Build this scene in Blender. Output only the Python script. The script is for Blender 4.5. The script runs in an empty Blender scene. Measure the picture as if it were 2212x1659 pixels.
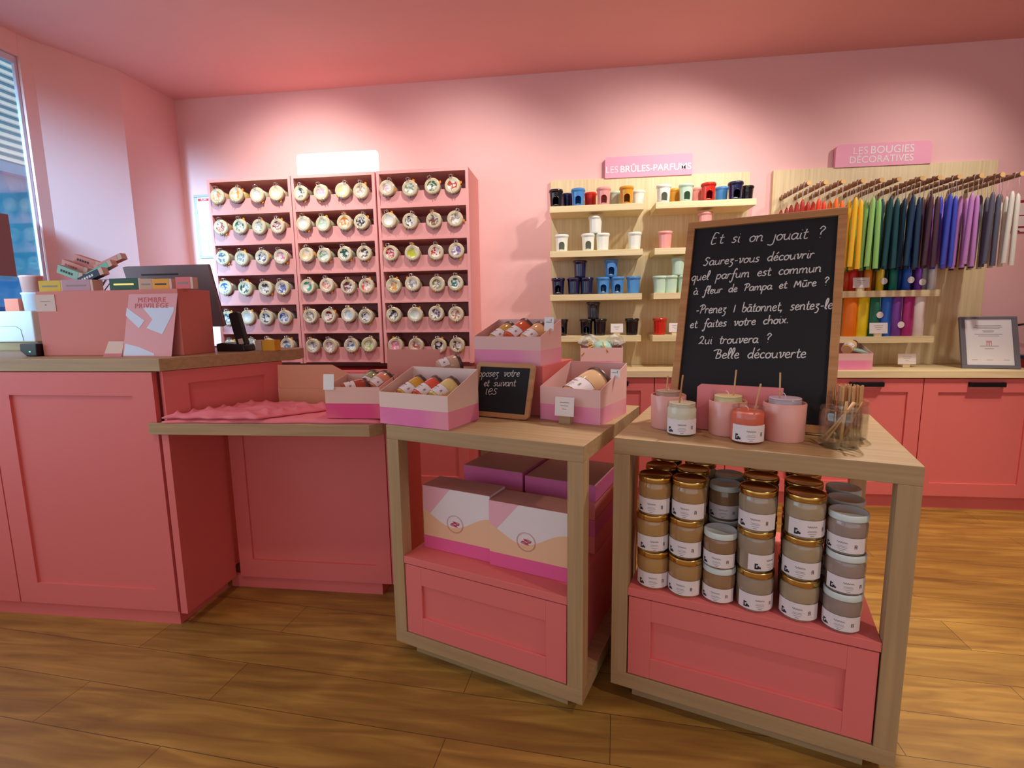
import bpy, bmesh, math, random
from mathutils import Vector, Matrix
from math import sin, cos, pi, radians as rad, atan2, hypot

sc = bpy.context.scene
col = sc.collection
random.seed(7)

# ------------------------------------------------------------------ camera
CAM = Vector((0, 0, 1.3))
PITCH, ROLL, YAW, FPX = 0.1386, -0.01404, 0.1262, 1095.0
_f = Vector((-sin(YAW) * cos(PITCH), cos(YAW) * cos(PITCH), -sin(PITCH)))
_r = Vector((cos(YAW), sin(YAW), 0))
_u = _r.cross(_f)
CR = _r * cos(ROLL) + _u * sin(ROLL)
CU = -_r * sin(ROLL) + _u * cos(ROLL)
CF = _f
cd = bpy.data.cameras.new('camera')
cam = bpy.data.objects.new('camera', cd)
col.objects.link(cam)
cam.matrix_world = Matrix(((CR.x, CU.x, -CF.x, 0), (CR.y, CU.y, -CF.y, 0), (CR.z, CU.z, -CF.z, 1.3), (0, 0, 0, 1)))
cd.sensor_fit = 'HORIZONTAL'
cd.sensor_width = 36.0
cd.lens = 36.0 * FPX / 2212
cd.clip_start = 0.02
sc.camera = cam


def ray(px, py):
    return CR * (px - 1106) + CU * (829.5 - py) + CF * FPX


def onz(px, py, z):
    d = ray(px, py)
    return CAM + d * ((z - CAM.z) / d.z)


def ony(px, py, y):
    d = ray(px, py)
    return CAM + d * (y / d.y)


def onpl(px, py, a, n):
    d = ray(px, py)
    return CAM + d * ((Vector(a) - CAM).dot(Vector(n)) / d.dot(Vector(n)))


# ------------------------------------------------------------------ view, sky, lamps
sc.view_settings.view_transform = 'Standard'
sc.view_settings.look = 'None'
sc.view_settings.exposure = 0.0
sc.view_settings.gamma = 1.0
sc.view_settings.use_curve_mapping = False
sc.cycles.use_denoising = True
sc.cycles.max_bounces = 7
sc.cycles.diffuse_bounces = 4
sc.cycles.glossy_bounces = 3
sc.cycles.transmission_bounces = 6
sc.cycles.transparent_max_bounces = 12
sc.cycles.caustics_reflective = False
sc.cycles.caustics_refractive = False
sc.cycles.sample_clamp_indirect = 6

w = bpy.data.worlds.new('world')
sc.world = w
w.use_nodes = True
bg = w.node_tree.nodes['Background']
bg.inputs[0].default_value = (0.86, 0.93, 1.0, 1)
bg.inputs[1].default_value = 1.06


def spot(name, loc, target, power, color, angle, blend=0.5, size=0.04):
    l = bpy.data.lights.new(name, 'SPOT')
    l.energy = power
    l.color = color
    l.spot_size = rad(angle)
    l.spot_blend = blend
    l.shadow_soft_size = size
    o = bpy.data.objects.new(name, l)
    col.objects.link(o)
    o.location = loc
    o.rotation_euler = (Vector(target) - Vector(loc)).to_track_quat('-Z', 'Y').to_euler()
    return o


WARM = (1.0, 0.96, 0.90)
WARM2 = (1.0, 0.88, 0.68)
# lamps over the jar shelves, the burners and the hanging candles
spot('ceiling_spot_or_spill', (-1.92, 2.75, 2.93), (-2.05, 3.85, 1.85), 92, WARM, 98, 1.0)
spot('ceiling_spot_or_spill', (-0.60, 2.68, 2.93), (-0.85, 3.85, 1.80), 62, WARM, 96, 1.0)
spot('ceiling_spot_or_spill', (0.85, 2.67, 2.93), (0.40, 3.85, 1.70), 64, WARM, 96, 1.0)
spot('ceiling_spot_or_spill', (1.25, 2.67, 2.93), (0.55, 3.85, 1.60), 32, WARM, 90, 1.0)
spot('ceiling_spot_or_spill', (1.62, 2.62, 2.93), (0.75, 3.85, 1.50), 42, WARM, 86, 1.0)
spot('ceiling_spot_or_spill', (2.65, 2.70, 2.93), (2.00, 3.85, 1.60), 58, WARM, 88, 1.0)
# lamps over the display tables and the floor
spot('ceiling_spot_or_spill', (1.25, 2.7, 2.93), (0.80, 1.80, 0.9), 200, WARM, 58, 0.8)
spot('ceiling_spot_or_spill', (-0.35, 2.6, 2.93), (-0.25, 1.9, 0.9), 28, WARM2, 62, 0.8)
spot('ceiling_spot_or_spill', (2.5, 2.5, 2.93), (2.2, 2.45, 0.0), 225, WARM2, 70, 0.8)
spot('ceiling_spot_or_spill', (-1.6, 0.7, 2.93), (-1.9, 1.1, 0.0), 30, WARM2, 80, 0.8)
spot('ceiling_spot_or_spill', (1.9, 0.3, 2.93), (1.5, 0.9, 0.0), 80, WARM2, 95, 0.8)


def area(name, loc, target, power, color, sx, sy):
    l = bpy.data.lights.new(name, 'AREA')
    l.energy = power
    l.color = color
    l.shape = 'RECTANGLE'
    l.size = sx
    l.size_y = sy
    o = bpy.data.objects.new(name, l)
    col.objects.link(o)
    o.location = loc
    o.rotation_euler = (Vector(target) - Vector(loc)).to_track_quat('-Z', 'Y').to_euler()
    return o


# two unseen uplights, added to imitate lamp spill on the ceiling at upper left
spot('ceiling_spot_or_spill', (-1.62, 1.95, 2.60), (-1.66, 2.02, 2.99), 3.4, WARM, 95, 1.0)
spot('ceiling_spot_or_spill', (-1.18, 1.95, 2.60), (-1.20, 2.02, 2.99), 2.6, WARM, 95, 1.0)
# daylight coming in through the shop window on the left
spot('window_daylight', (-3.78, -2.1, 2.82), (-3.36, 3.10, 1.78), 8600, (0.30, 0.68, 1.0), 22, 1.0, 0.30)
area('window_daylight', (-3.75, 0.8, 1.75), (0.0, 1.1, 1.0), 36, (0.60, 0.80, 1.0), 3.0, 2.0)

# ------------------------------------------------------------------ materials
M = {}


def lin(r, g, b):
    f = lambda c: (c / 255) / 12.92 if c / 255 <= 0.04045 else ((c / 255 + 0.055) / 1.055) ** 2.4
    return (f(r), f(g), f(b), 1)


def mat(name, rgb, rough=0.5, metal=0.0, spec=0.5, emit=None, es=1.0, noise=0.0, nscale=40, coat=0.0, trans=0.0, alpha=1.0):
    m = bpy.data.materials.new(name)
    m.use_nodes = True
    nt = m.node_tree
    b = nt.nodes['Principled BSDF']
    c = lin(*rgb)
    b.inputs['Base Color'].default_value = c
    b.inputs['Roughness'].default_value = rough
    b.inputs['Metallic'].default_value = metal
    b.inputs['Specular IOR Level'].default_value = spec
    b.inputs['Coat Weight'].default_value = coat
    if trans:
        b.inputs['Transmission Weight'].default_value = trans
    if alpha < 1:
        b.inputs['Alpha'].default_value = alpha
    if emit:
        b.inputs['Emission Color'].default_value = lin(*emit)
        b.inputs['Emission Strength'].default_value = es
    if noise:
        tc = nt.nodes.new('ShaderNodeTexCoord')
        n = nt.nodes.new('ShaderNodeTexNoise')
        n.inputs['Scale'].default_value = nscale
        n.inputs['Detail'].default_value = 4
        mr = nt.nodes.new('ShaderNodeMapRange')
        mr.inputs[3].default_value = 1 - noise
        mr.inputs[4].default_value = 1 + noise
        mx = nt.nodes.new('ShaderNodeVectorMath')
        mx.operation = 'SCALE'
        mx.inputs[0].default_value = c[:3]
        nt.links.new(tc.outputs['Object'], n.inputs['Vector'])
        nt.links.new(n.outputs['Fac'], mr.inputs[0])
        nt.links.new(mr.outputs[0], mx.inputs['Scale'])
        nt.links.new(mx.outputs[0], b.inputs['Base Color'])
    M[name] = m
    return m


def wood(name, c1, c2, axis=0, scale=1.0, rough=0.5):
    m = bpy.data.materials.new(name)
    m.use_nodes = True
    nt = m.node_tree
    b = nt.nodes['Principled BSDF']
    tc = nt.nodes.new('ShaderNodeTexCoord')
    mp = nt.nodes.new('ShaderNodeMapping')
    s = [60 * scale] * 3
    s[axis] = 2.2 * scale
    mp.inputs['Scale'].default_value = s
    n = nt.nodes.new('ShaderNodeTexNoise')
    n.inputs['Scale'].default_value = 1.0
    n.inputs['Detail'].default_value = 5
    n.inputs['Distortion'].default_value = 0.4
    r = nt.nodes.new('ShaderNodeValToRGB')
    r.color_ramp.elements[0].color = lin(*c1)
    r.color_ramp.elements[0].position = 0.3
    r.color_ramp.elements[1].color = lin(*c2)
    r.color_ramp.elements[1].position = 0.7
    nt.links.new(tc.outputs['Object'], mp.inputs['Vector'])
    nt.links.new(mp.outputs[0], n.inputs['Vector'])
    nt.links.new(n.outputs['Fac'], r.inputs[0])
    nt.links.new(r.outputs[0], b.inputs['Base Color'])
    b.inputs['Roughness'].default_value = rough
    M[name] = m
    return m


def objcolor(name, rough=0.3, coat=0.0, spec=0.5, sss=0.0):
    """surface that takes the object's own colour"""
    m = bpy.data.materials.new(name)
    m.use_nodes = True
    nt = m.node_tree
    b = nt.nodes['Principled BSDF']
    oi = nt.nodes.new('ShaderNodeObjectInfo')
    nt.links.new(oi.outputs['Color'], b.inputs['Base Color'])
    b.inputs['Roughness'].default_value = rough
    b.inputs['Coat Weight'].default_value = coat
    b.inputs['Specular IOR Level'].default_value = spec
    M[name] = m
    return m


def glass(name, tint=(0.96, 0.97, 0.95), refl=0.05, edge=0.28):
    m = bpy.data.materials.new(name)
    m.use_nodes = True
    nt = m.node_tree
    nt.nodes.remove(nt.nodes['Principled BSDF'])
    out = nt.nodes['Material Output']
    t = nt.nodes.new('ShaderNodeBsdfTransparent')
    t.inputs[0].default_value = (*tint, 1)
    g = nt.nodes.new('ShaderNodeBsdfGlossy')
    g.inputs['Roughness'].default_value = 0.06
    lw = nt.nodes.new('ShaderNodeLayerWeight')
    lw.inputs[0].default_value = 0.35
    mr = nt.nodes.new('ShaderNodeMapRange')
    mr.inputs[3].default_value = refl * 0.5
    mr.inputs[4].default_value = edge
    mx = nt.nodes.new('ShaderNodeMixShader')
    nt.links.new(lw.outputs['Fresnel'], mr.inputs[0])
    nt.links.new(mr.outputs[0], mx.inputs[0])
    nt.links.new(t.outputs[0], mx.inputs[1])
    nt.links.new(g.outputs[0], mx.inputs[2])
    nt.links.new(mx.outputs[0], out.inputs[0])
    M[name] = m
    return m


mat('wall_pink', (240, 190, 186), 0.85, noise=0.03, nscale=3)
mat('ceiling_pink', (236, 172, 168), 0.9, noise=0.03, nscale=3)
mat('cab_pink', (228, 116, 112), 0.55, noise=0.02, nscale=6)
mat('unit_pink', (236, 164, 160), 0.6)
wood('oak', (166, 136, 97), (184, 153, 110), 0)
wood('oak_v', (166, 136, 97), (184, 153, 110), 2)
wood('panel_oak', (216, 192, 144), (234, 214, 168), 2)
wood('shelf_oak', (222, 200, 150), (240, 222, 174), 0)
wood('worktop_oak', (226, 206, 158), (242, 224, 176), 0)
wood('frame_wood', (170, 118, 70), (196, 142, 90), 0)
wood('peg_wood', (120, 84, 56), (170, 124, 84), 1)
mat('peg_tip', (226, 180, 110), 0.5)
mat('slate', (15, 17, 23), 0.75, noise=0.15, nscale=8)
mat('chalk', (225, 222, 218), 0.9)
mat('white', (240, 238, 234), 0.5)
mat('paper', (238, 228, 222), 0.7)
mat('card_cream', (226, 196, 182), 0.7)
mat('black', (14, 14, 16), 0.4)
mat('black_metal', (16, 15, 18), 0.35, metal=0.3)
mat('steel', (205, 205, 205), 0.25, metal=1.0)
mat('gold', (212, 170, 92), 0.22, metal=1.0)
mat('white_lid', (214, 226, 222), 0.35)
mat('orange_rubber', (236, 150, 30), 0.5)
mat('ink', (60, 58, 66), 0.7)
mat('ink_dark', (30, 30, 44), 0.7)
mat('grey_ink', (150, 146, 146), 0.7)
mat('red_ink', (206, 52, 50), 0.6)
mat('pink_ink', (214, 108, 120), 0.6)
mat('magenta_ink', (205, 60, 90), 0.6)
objcolor('ceramic', 0.12, 0.6)
objcolor('wax', 0.45)
objcolor('waxglass', 0.12, 0.5)
objcolor('matte', 0.7)
glass('glass')
glass('window_glass', (0.96, 0.99, 1.0), 0.06, 0.2)
mat('tea_light', (200, 190, 176), 0.4)
mat('cellophane_white', (236, 240, 236), 0.2, alpha=0.45)


def picture_mat(name):
    """printed round picture: blotches of the object's colour on a pale ground"""
    m = bpy.data.materials.new(name)
    m.use_nodes = True
    nt = m.node_tree
    b = nt.nodes['Principled BSDF']
    oi = nt.nodes.new('ShaderNodeObjectInfo')
    tc = nt.nodes.new('ShaderNodeTexCoord')
    ad = nt.nodes.new('ShaderNodeVectorMath')
    ad.operation = 'ADD'
    cx = nt.nodes.new('ShaderNodeCombineXYZ')
    ml = nt.nodes.new('ShaderNodeMath')
    ml.operation = 'MULTIPLY'
    ml.inputs[1].default_value = 31.7
    nt.links.new(oi.outputs['Random'], ml.inputs[0])
    for i in range(3):
        nt.links.new(ml.outputs[0], cx.inputs[i])
    nt.links.new(tc.outputs['Object'], ad.inputs[0])
    nt.links.new(cx.outputs[0], ad.inputs[1])
    n = nt.nodes.new('ShaderNodeTexNoise')
    n.inputs['Scale'].default_value = 34
    n.inputs['Detail'].default_value = 2.5
    n.inputs['Distortion'].default_value = 1.2
    nt.links.new(ad.outputs[0], n.inputs['Vector'])
    r = nt.nodes.new('ShaderNodeValToRGB')
    r.color_ramp.elements[0].position = 0.44
    r.color_ramp.elements[0].color = (0, 0, 0, 1)
    r.color_ramp.elements[1].position = 0.56
    r.color_ramp.elements[1].color = (1, 1, 1, 1)
    nt.links.new(n.outputs['Fac'], r.inputs[0])
    mx = nt.nodes.new('ShaderNodeMix')
    mx.data_type = 'RGBA'
    nt.links.new(r.outputs[0], mx.inputs[0])
    nt.links.new(oi.outputs['Color'], mx.inputs[6])
    mx.inputs[7].default_value = lin(236, 232, 222)
    nt.links.new(mx.outputs[2], b.inputs['Base Color'])
    b.inputs['Roughness'].default_value = 0.35
    M[name] = m


picture_mat('picture')


def floor_mat():
    m = bpy.data.materials.new('floor_planks')
    m.use_nodes = True
    nt = m.node_tree
    L = nt.links.new
    b = nt.nodes['Principled BSDF']
    tc = nt.nodes.new('ShaderNodeTexCoord')
    mp = nt.nodes.new('ShaderNodeMapping')
    mp.inputs['Rotation'].default_value = (0, 0, rad(4.4))
    L(tc.outputs['Object'], mp.inputs['Vector'])
    br = nt.nodes.new('ShaderNodeTexBrick')
    br.offset = 0.37
    br.inputs['Scale'].default_value = 1.0
    br.inputs['Mortar Size'].default_value = 0.0012
    br.inputs['Mortar Smooth'].default_value = 0.3
    br.inputs['Bias'].default_value = 0.0
    br.inputs['Brick Width'].default_value = 1.35
    br.inputs['Row Height'].default_value = 0.19
    br.inputs['Color1'].default_value = (0.25, 0.25, 0.25, 1)
    br.inputs['Color2'].default_value = (0.75, 0.75, 0.75, 1)
    br.inputs['Mortar'].default_value = (0.0, 0.0, 0.0, 1)
    L(mp.outputs[0], br.inputs['Vector'])
    mp2 = nt.nodes.new('ShaderNodeMapping')
    mp2.inputs['Rotation'].default_value = (0, 0, rad(4.4))
    mp2.inputs['Scale'].default_value = (1.1, 9, 1)
    L(tc.outputs['Object'], mp2.inputs['Vector'])
    n = nt.nodes.new('ShaderNodeTexNoise')
    n.inputs['Scale'].default_value = 2.2
    n.inputs['Detail'].default_value = 6
    n.inputs['Distortion'].default_value = 0.8
    L(mp2.outputs[0], n.inputs['Vector'])
    r = nt.nodes.new('ShaderNodeValToRGB')
    e = r.color_ramp.elements
    e[0].position = 0.28
    e[0].color = lin(130, 91, 42)
    e[1].position = 0.72
    e[1].color = lin(184, 143, 68)
    k = e.new(0.5)
    k.color = lin(157, 117, 52)
    L(n.outputs['Fac'], r.inputs[0])
    hs = nt.nodes.new('ShaderNodeMapRange')
    hs.inputs[1].default_value = 0.25
    hs.inputs[2].default_value = 0.75
    hs.inputs[3].default_value = 0.86
    hs.inputs[4].default_value = 1.12
    L(br.outputs['Color'], hs.inputs[0])
    sm = nt.nodes.new('ShaderNodeVectorMath')
    sm.operation = 'SCALE'
    L(r.outputs[0], sm.inputs[0])
    L(hs.outputs[0], sm.inputs['Scale'])
    mx = nt.nodes.new('ShaderNodeMix')
    mx.data_type = 'RGBA'
    L(br.outputs['Fac'], mx.inputs[0])
    L(sm.outputs[0], mx.inputs[6])
    mx.inputs[7].default_value = lin(70, 44, 22)
    L(mx.outputs[2], b.inputs['Base Color'])
    b.inputs['Roughness'].default_value = 0.42
    M['floor'] = m


floor_mat()


# ------------------------------------------------------------------ mesh helpers
class MB:
    def __init__(s):
        s.v, s.f, s.m, s.sm = [], [], [], []

    def add(s, vs, fs, m=0, smooth=False, mx=None):
        o = len(s.v)
        for p in vs:
            p = Vector(p)
            s.v.append(mx @ p if mx else p)
        for f in fs:
            s.f.append([o + i for i in f])
            s.m.append(m)
            s.sm.append(smooth)
        return s

    def box(s, x0, y0, z0, x1, y1, z1, m=0, mx=None):
        vs = [(x, y, z) for z in (z0, z1) for y in (y0, y1) for x in (x0, x1)]
        return s.add(vs, [(0, 2, 3, 1), (4, 5, 7, 6), (0, 1, 5, 4), (2, 6, 7, 3), (0, 4, 6, 2), (1, 3, 7, 5)], m, False, mx)

    def prism(s, poly, z0, z1, m=0, mx=None):
        n = len(poly)
        a = sum(poly[i][0] * poly[(i + 1) % n][1] - poly[(i + 1) % n][0] * poly[i][1] for i in range(n))
        if a < 0:
            poly = poly[::-1]
        vs = [(x, y, z0) for x, y in poly] + [(x, y, z1) for x, y in poly]
        fs = [tuple(range(n))[::-1], tuple(range(n, 2 * n))] + [(i, (i + 1) % n, n + (i + 1) % n, n + i) for i in range(n)]
        return s.add(vs, fs, m, False, mx)

    def lathe(s, prof, seg=24, m=0, smooth=True, mx=None, a0=0.0, a1=2 * pi):
        full = abs(a1 - a0 - 2 * pi) < 1e-6
        vs, fs = [], []
        n = seg if full else seg + 1
        for r, z in prof:
            for i in range(n):
                a = a0 + (a1 - a0) * i / seg
                vs.append((r * cos(a), r * sin(a), z))
        for j in range(len(prof) - 1):
            for i in range(seg):
                k = (i + 1) % n
                fs.append((j * n + i, j * n + k, (j + 1) * n + k, (j + 1) * n + i))
        return s.add(vs, fs, m, smooth, mx)

    def disc(s, r, z, seg=24, m=0, mx=None, down=False):
        vs = [(r * cos(2 * pi * i / seg), r * sin(2 * pi * i / seg), z) for i in range(seg)]
        f = tuple(range(seg))
        return s.add(vs, [f[::-1] if down else f], m, False, mx)

    def tube(s, pts, r, seg=6, m=0, closed=False, mx=None, cap=True):
        pts = [Vector(p) for p in pts]
        n = len(pts)
        vs, fs = [], []
        up = None
        for i, p in enumerate(pts):
            if closed:
                t = pts[(i + 1) % n] - pts[i - 1]
            else:
                t = pts[min(i + 1, n - 1)] - pts[max(i - 1, 0)]
            if t.length < 1e-9:
                t = Vector((0, 0, 1))
            t.normalize()
            if up is None:
                up = Vector((0, 0, 1)) if abs(t.z) < 0.9 else Vector((1, 0, 0))
            x = up.cross(t)
            if x.length < 1e-6:
                x = Vector((1, 0, 0)).cross(t)
            x.normalize()
            y = t.cross(x)
            up = y
            rr = r[i] if isinstance(r, (list, tuple)) else r
            for k in range(seg):
                a = 2 * pi * k / seg
                vs.append(p + x * (rr * cos(a)) + y * (rr * sin(a)))
        for i in range(n if closed else n - 1):
            j = (i + 1) % n
            for k in range(seg):
                l = (k + 1) % seg
                fs.append((i * seg + k, i * seg + l, j * seg + l, j * seg + k))
        if cap and not closed:
            fs.append(tuple(range(seg))[::-1])
            fs.append(tuple(range((n - 1) * seg, n * seg)))
        return s.add(vs, fs, m, True, mx)

    def quad(s, a, b, c, d, m=0, mx=None):
        return s.add([a, b, c, d], [(0, 1, 2, 3)], m, False, mx)

    def mesh(s, name, mats):
        me = bpy.data.meshes.new(name)
        me.from_pydata([tuple(v) for v in s.v], [], s.f)
        for k in mats if isinstance(mats, (list, tuple)) else [mats]:
            me.materials.append(M[k] if isinstance(k, str) else k)
        me.polygons.foreach_set('material_index', s.m)
        me.polygons.foreach_set('use_smooth', s.sm)
        me.update()
        return me

    def build(s, name, mats, parent=None, bevel=0.0, world=False, colr=None, label=None, solid=0.0):
        if world and parent is not None:
            inv = wm(parent).inverted()
            s.v = [inv @ p for p in s.v]
        o = bpy.data.objects.new(name, s.mesh(name, mats))
        col.objects.link(o)
        if parent is not None:
            o.parent = parent
        if solid:
            b = o.modifiers.new('solid', 'SOLIDIFY')
            b.thickness = solid
            b.offset = 0
        if bevel:
            b = o.modifiers.new('bevel', 'BEVEL')
            b.width = bevel
            b.segments = 2
            b.limit_method = 'ANGLE'
            b.angle_limit = rad(40)
        if colr is not None:
            o.color = colr
        if label:
            o['label'] = label
        return o


def wm(o):
    m = Matrix.LocRotScale(o.location, o.rotation_euler, o.scale)
    return wm(o.parent) @ m if o.parent else m


def tag(o, label, cat, group=None, kind=None):
    o['label'] = label
    o['category'] = cat
    if group:
        o['group'] = group
    if kind:
        o['kind'] = kind
    return o


def thing(name, label, cat, loc=(0, 0, 0), rotz=0.0, group=None, rot=None):
    o = bpy.data.objects.new(name, None)
    o.empty_display_size = 0.05
    col.objects.link(o)
    o.location = loc
    o.rotation_euler = rot if rot else (0, 0, rotz)
    return tag(o, label, cat, group)


def struct(name, mb, mats, parent=None, bevel=0):
    o = mb.build(name, mats, parent, bevel)
    if parent is None:
        o['kind'] = 'structure'
    return o


def dup(o, parent=None):
    c = o.copy()
    col.objects.link(c)
    c.parent = parent
    for ch in [x for x in KIDS.get(o.name, [])]:
        KIDS.setdefault(c.name, []).append(dup(ch, c))
    return c


KIDS = {}


def kids(o, *ch):
    KIDS.setdefault(o.name, []).extend(ch)
    return o


def setcol(o, names, c):
    for ch in KIDS.get(o.name, []):
        if ch.name.split('.')[0] in names:
            ch.color = c


def text_mesh(s, size, align='CENTER', depth=0.0006, bold=0.0, spacing=1.0):
    cu = bpy.data.curves.new('lettering', 'FONT')
    cu.body = s
    cu.size = size
    cu.align_x = align
    cu.align_y = 'CENTER'
    cu.extrude = depth
    cu.offset = bold
    cu.space_character = spacing
    cu.resolution_u = 3
    o = bpy.data.objects.new('lettering_tmp', cu)
    col.objects.link(o)
    dg = bpy.context.evaluated_depsgraph_get()
    me = bpy.data.meshes.new_from_object(o.evaluated_get(dg))
    bpy.data.objects.remove(o)
    bpy.data.curves.remove(cu)
    return me


def text_part(name, s, size, m, parent, mx, **k):
    """letters in the local x-z plane given by mx (x right, y up, z out of the sign)"""
    me = text_mesh(s, size, **k)
    me.transform(mx)
    me.materials.clear()
    me.materials.append(M[m])
    o = bpy.data.objects.new(name, me)
    col.objects.link(o)
    o.parent = parent
    return o


FACE = Matrix(((1, 0, 0, 0), (0, 0, -1, 0), (0, 1, 0, 0), (0, 0, 0, 1)))   # text lies in x-z, faces -y


def T(x, y, z):
    return Matrix.Translation((x, y, z))


def RX(a):
    return Matrix.Rotation(a, 4, 'X')


def RY(a):
    return Matrix.Rotation(a, 4, 'Y')


def RZ(a):
    return Matrix.Rotation(a, 4, 'Z')


ORD = ['first', 'second', 'third', 'fourth', 'fifth', 'sixth', 'seventh', 'eighth', 'ninth', 'tenth', 'eleventh', 'twelfth']

# ================================================================== ROOM
YW = 3.88
ZC = 2.99
XL = -3.128
struct('floor', MB().box(-3.6, -3.0, -0.05, 4.7, 3.95, 0.0), 'floor')
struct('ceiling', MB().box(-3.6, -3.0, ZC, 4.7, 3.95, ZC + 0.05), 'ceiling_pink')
struct('wall_back', MB().box(-3.5, YW, -0.05, 4.7, YW + 0.06, ZC), 'wall_pink')
struct('wall_right', MB().box(4.6, -3.0, -0.05, 4.66, YW, ZC), 'wall_pink')
b = MB()
b.prism([(XL, YW), (XL, 3.385), (-3.30, 2.952), (-3.312, 2.886), (-3.352, 2.886), (-3.352, YW)], -0.02, ZC)
struct('wall_left', b, 'wall_pink')
b = MB()
b.box(-3.60, -3.0, -0.02, -3.312, 2.885, 0.55)
b.box(-3.60, -3.0, 2.862, -3.312, 2.885, ZC)
b.box(-3.60, -3.0, 0.55, -3.312, -2.5, 2.862)
struct('wall_window', b, 'wall_pink')
b = MB()
for (z0, z1) in ((0.551, 0.61), (2.82, 2.861)):
    b.box(-3.350, -2.5, z0, -3.330, 2.885, z1)
for (y0, y1) in ((-2.5, -2.47), (2.866, 2.885)):
    b.box(-3.350, y0, 0.61, -3.330, y1, 2.82)
mat('frame_white', (214, 206, 224), 0.45)
win = struct('window_1', b, 'frame_white', bevel=0.003)
MB().box(-3.343, -2.47, 0.61, -3.337, 2.866, 2.82).build('pane', 'window_glass', win)
b = MB()
b.box(-3.13, -3.0, 0, 4.6, -2.94, 0.5)
b.box(-3.13, -3.0, 2.6, 4.6, -2.94, ZC)
struct('wall_front', b, 'wall_pink')

# street seen through the window: the facade over the road with a roller shutter
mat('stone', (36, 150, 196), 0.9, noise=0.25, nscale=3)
mat('shutter', (232, 246, 246), 0.5)
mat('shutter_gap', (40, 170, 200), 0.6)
mat('awning_blue', (20, 120, 190), 0.6)
mat('banner', (150, 104, 104), 0.8)
fac = thing('facade', 'pale bluish stone house front across the street, seen through the window at far left', 'building', (-7.0, 6.5, 0))
MB().box(-7.3, 3.5, -0.2, -7.0, 11.0, 7.0).build('wall', 'stone', fac, world=True)
b = MB()
for i in range(30):
    z = 3.30 + i * 0.095
    b.add([(-6.97, 4.0, z), (-6.97, 9.5, z), (-6.93, 9.5, z - 0.055), (-6.93, 4.0, z - 0.055), (-6.97, 4.0, z - 0.058), (-6.97, 9.5, z - 0.058)],
          [(0, 3, 2, 1), (3, 4, 5, 2), (0, 4, 3), (1, 2, 5)])
b.box(-6.999, 4.0, 3.2, -6.985, 9.5, 6.2, 1)
b.build('shutter', ['shutter', 'shutter_gap'], fac, world=True)
b = MB()
b.box(-6.98, 4.0, 3.08, -6.84, 9.5, 3.20)
b.build('lintel', 'stone', fac, world=True)
b = MB()
b.prism([(-6.3, 1.45), (-6.9, 1.80), (-6.95, 1.2)], 4.0, 9.5, 0, Matrix(((1, 0, 0, 0), (0, 0, 1, 0), (0, 1, 0, 0), (0, 0, 0, 1))))
tag(b.build('awning', 'awning_blue'), 'bright blue awning low across the street, seen through the window', 'awning')
struct('street_ground', MB().box(-9, -3, -0.25, -3.62, 11, -0.2), 'stone')
q0, q1 = Vector((-3.22, 0, 0)), None


def onx(px, py, x):
    d = ray(px, py)
    return CAM + d * (x / d.x)


p0, p1 = onx(2, 450, -3.24), onx(27, 590, -3.24)
tag(MB().box(-3.345, 2.2, 1.56, -3.335, onx(27, 540, -3.34).y, 1.92).build('hanging_banner', 'banner'),
    'dull brown-pink banner hanging in front of the shop window', 'banner')

# ================================================================== BACK CABINETS
def shaker(mb, x0, x1, z0, z1, y, t=0.022, fr=0.085, m=0):
    """framed door front in the x-z plane, front face at y, going back by t"""
    mb.box(x0, y + 0.010, z0, x1, y + t, z1, m)
    mb.box(x0, y, z0, x0 + fr, y + 0.010, z1, m)
    mb.box(x1 - fr, y, z0, x1, y + 0.010, z1, m)
    mb.box(x0 + fr, y, z0, x1 - fr, y + 0.010, z0 + fr, m)
    mb.box(x0 + fr, y, z1 - fr, x1 - fr, y + 0.010, z1, m)
    return mb


YC = 3.462
cabs = [(-0.56, -0.02), (-0.02, 0.524), (0.524, 1.0), (1.0, 1.478), (1.478, 2.178), (2.178, 2.862), (2.862, 3.5)]
cabl = ['pink base cabinet under the worktop, leftmost beside the dark niche behind the tables',
        'pink base cabinet under the worktop, behind the low slate on the left table',
        'pink base cabinet under the worktop, half hidden behind the big chalkboard on its left',
        'pink base cabinet under the worktop, directly behind the big chalkboard',
        'pink base cabinet with black handle just right of the big chalkboard',
        'pink base cabinet with black handle below the framed certificate',
        'pink base cabinet at the right edge of the picture']
for (x0, x1), lb in zip(cabs, cabl):
    t = thing('base_cabinet', lb, 'cabinet', ((x0 + x1) / 2, 3.65, 0), group='pink cabinets along the back wall')
    MB().box(x0 + 0.001, YC + 0.024, 0.09, x1 - 0.001, 3.845, 0.858).build('body', 'cab_pink', t, world=True)
    MB().box(x0, 3.492, 0, x1, 3.80, 0.09).build('plinth', 'cab_pink', t, world=True)
    d = shaker(MB(), x0 + 0.003, x1 - 0.003, 0.092, 0.856, YC).build('door', 'cab_pink', t, world=True)
    xm = (x0 + x1) / 2 + (0.01 if x1 > 1 else 0)
    hw = 0.10
    b = MB()
    b.box(xm - hw, YC - 0.026, 0.806, xm + hw, YC - 0.014, 0.836)
    for sx in (-1, 1):
        b.box(xm + sx * (hw - 0.008) - 0.008, YC - 0.016, 0.806, xm + sx * (hw - 0.008) + 0.008, YC + 0.001, 0.836)
    h = b.build('handle', 'black_metal', d, world=False, bevel=0.004)
    inv = wm(t).inverted()
    h.data.transform(inv)
wt = MB().box(-0.60, 3.445, 0.862, 3.55, 3.848, 0.908).build('worktop', 'worktop_oak', bevel=0.002)
tag(wt, 'long pale oak worktop running along the back wall over the pink cabinets', 'worktop')

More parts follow.
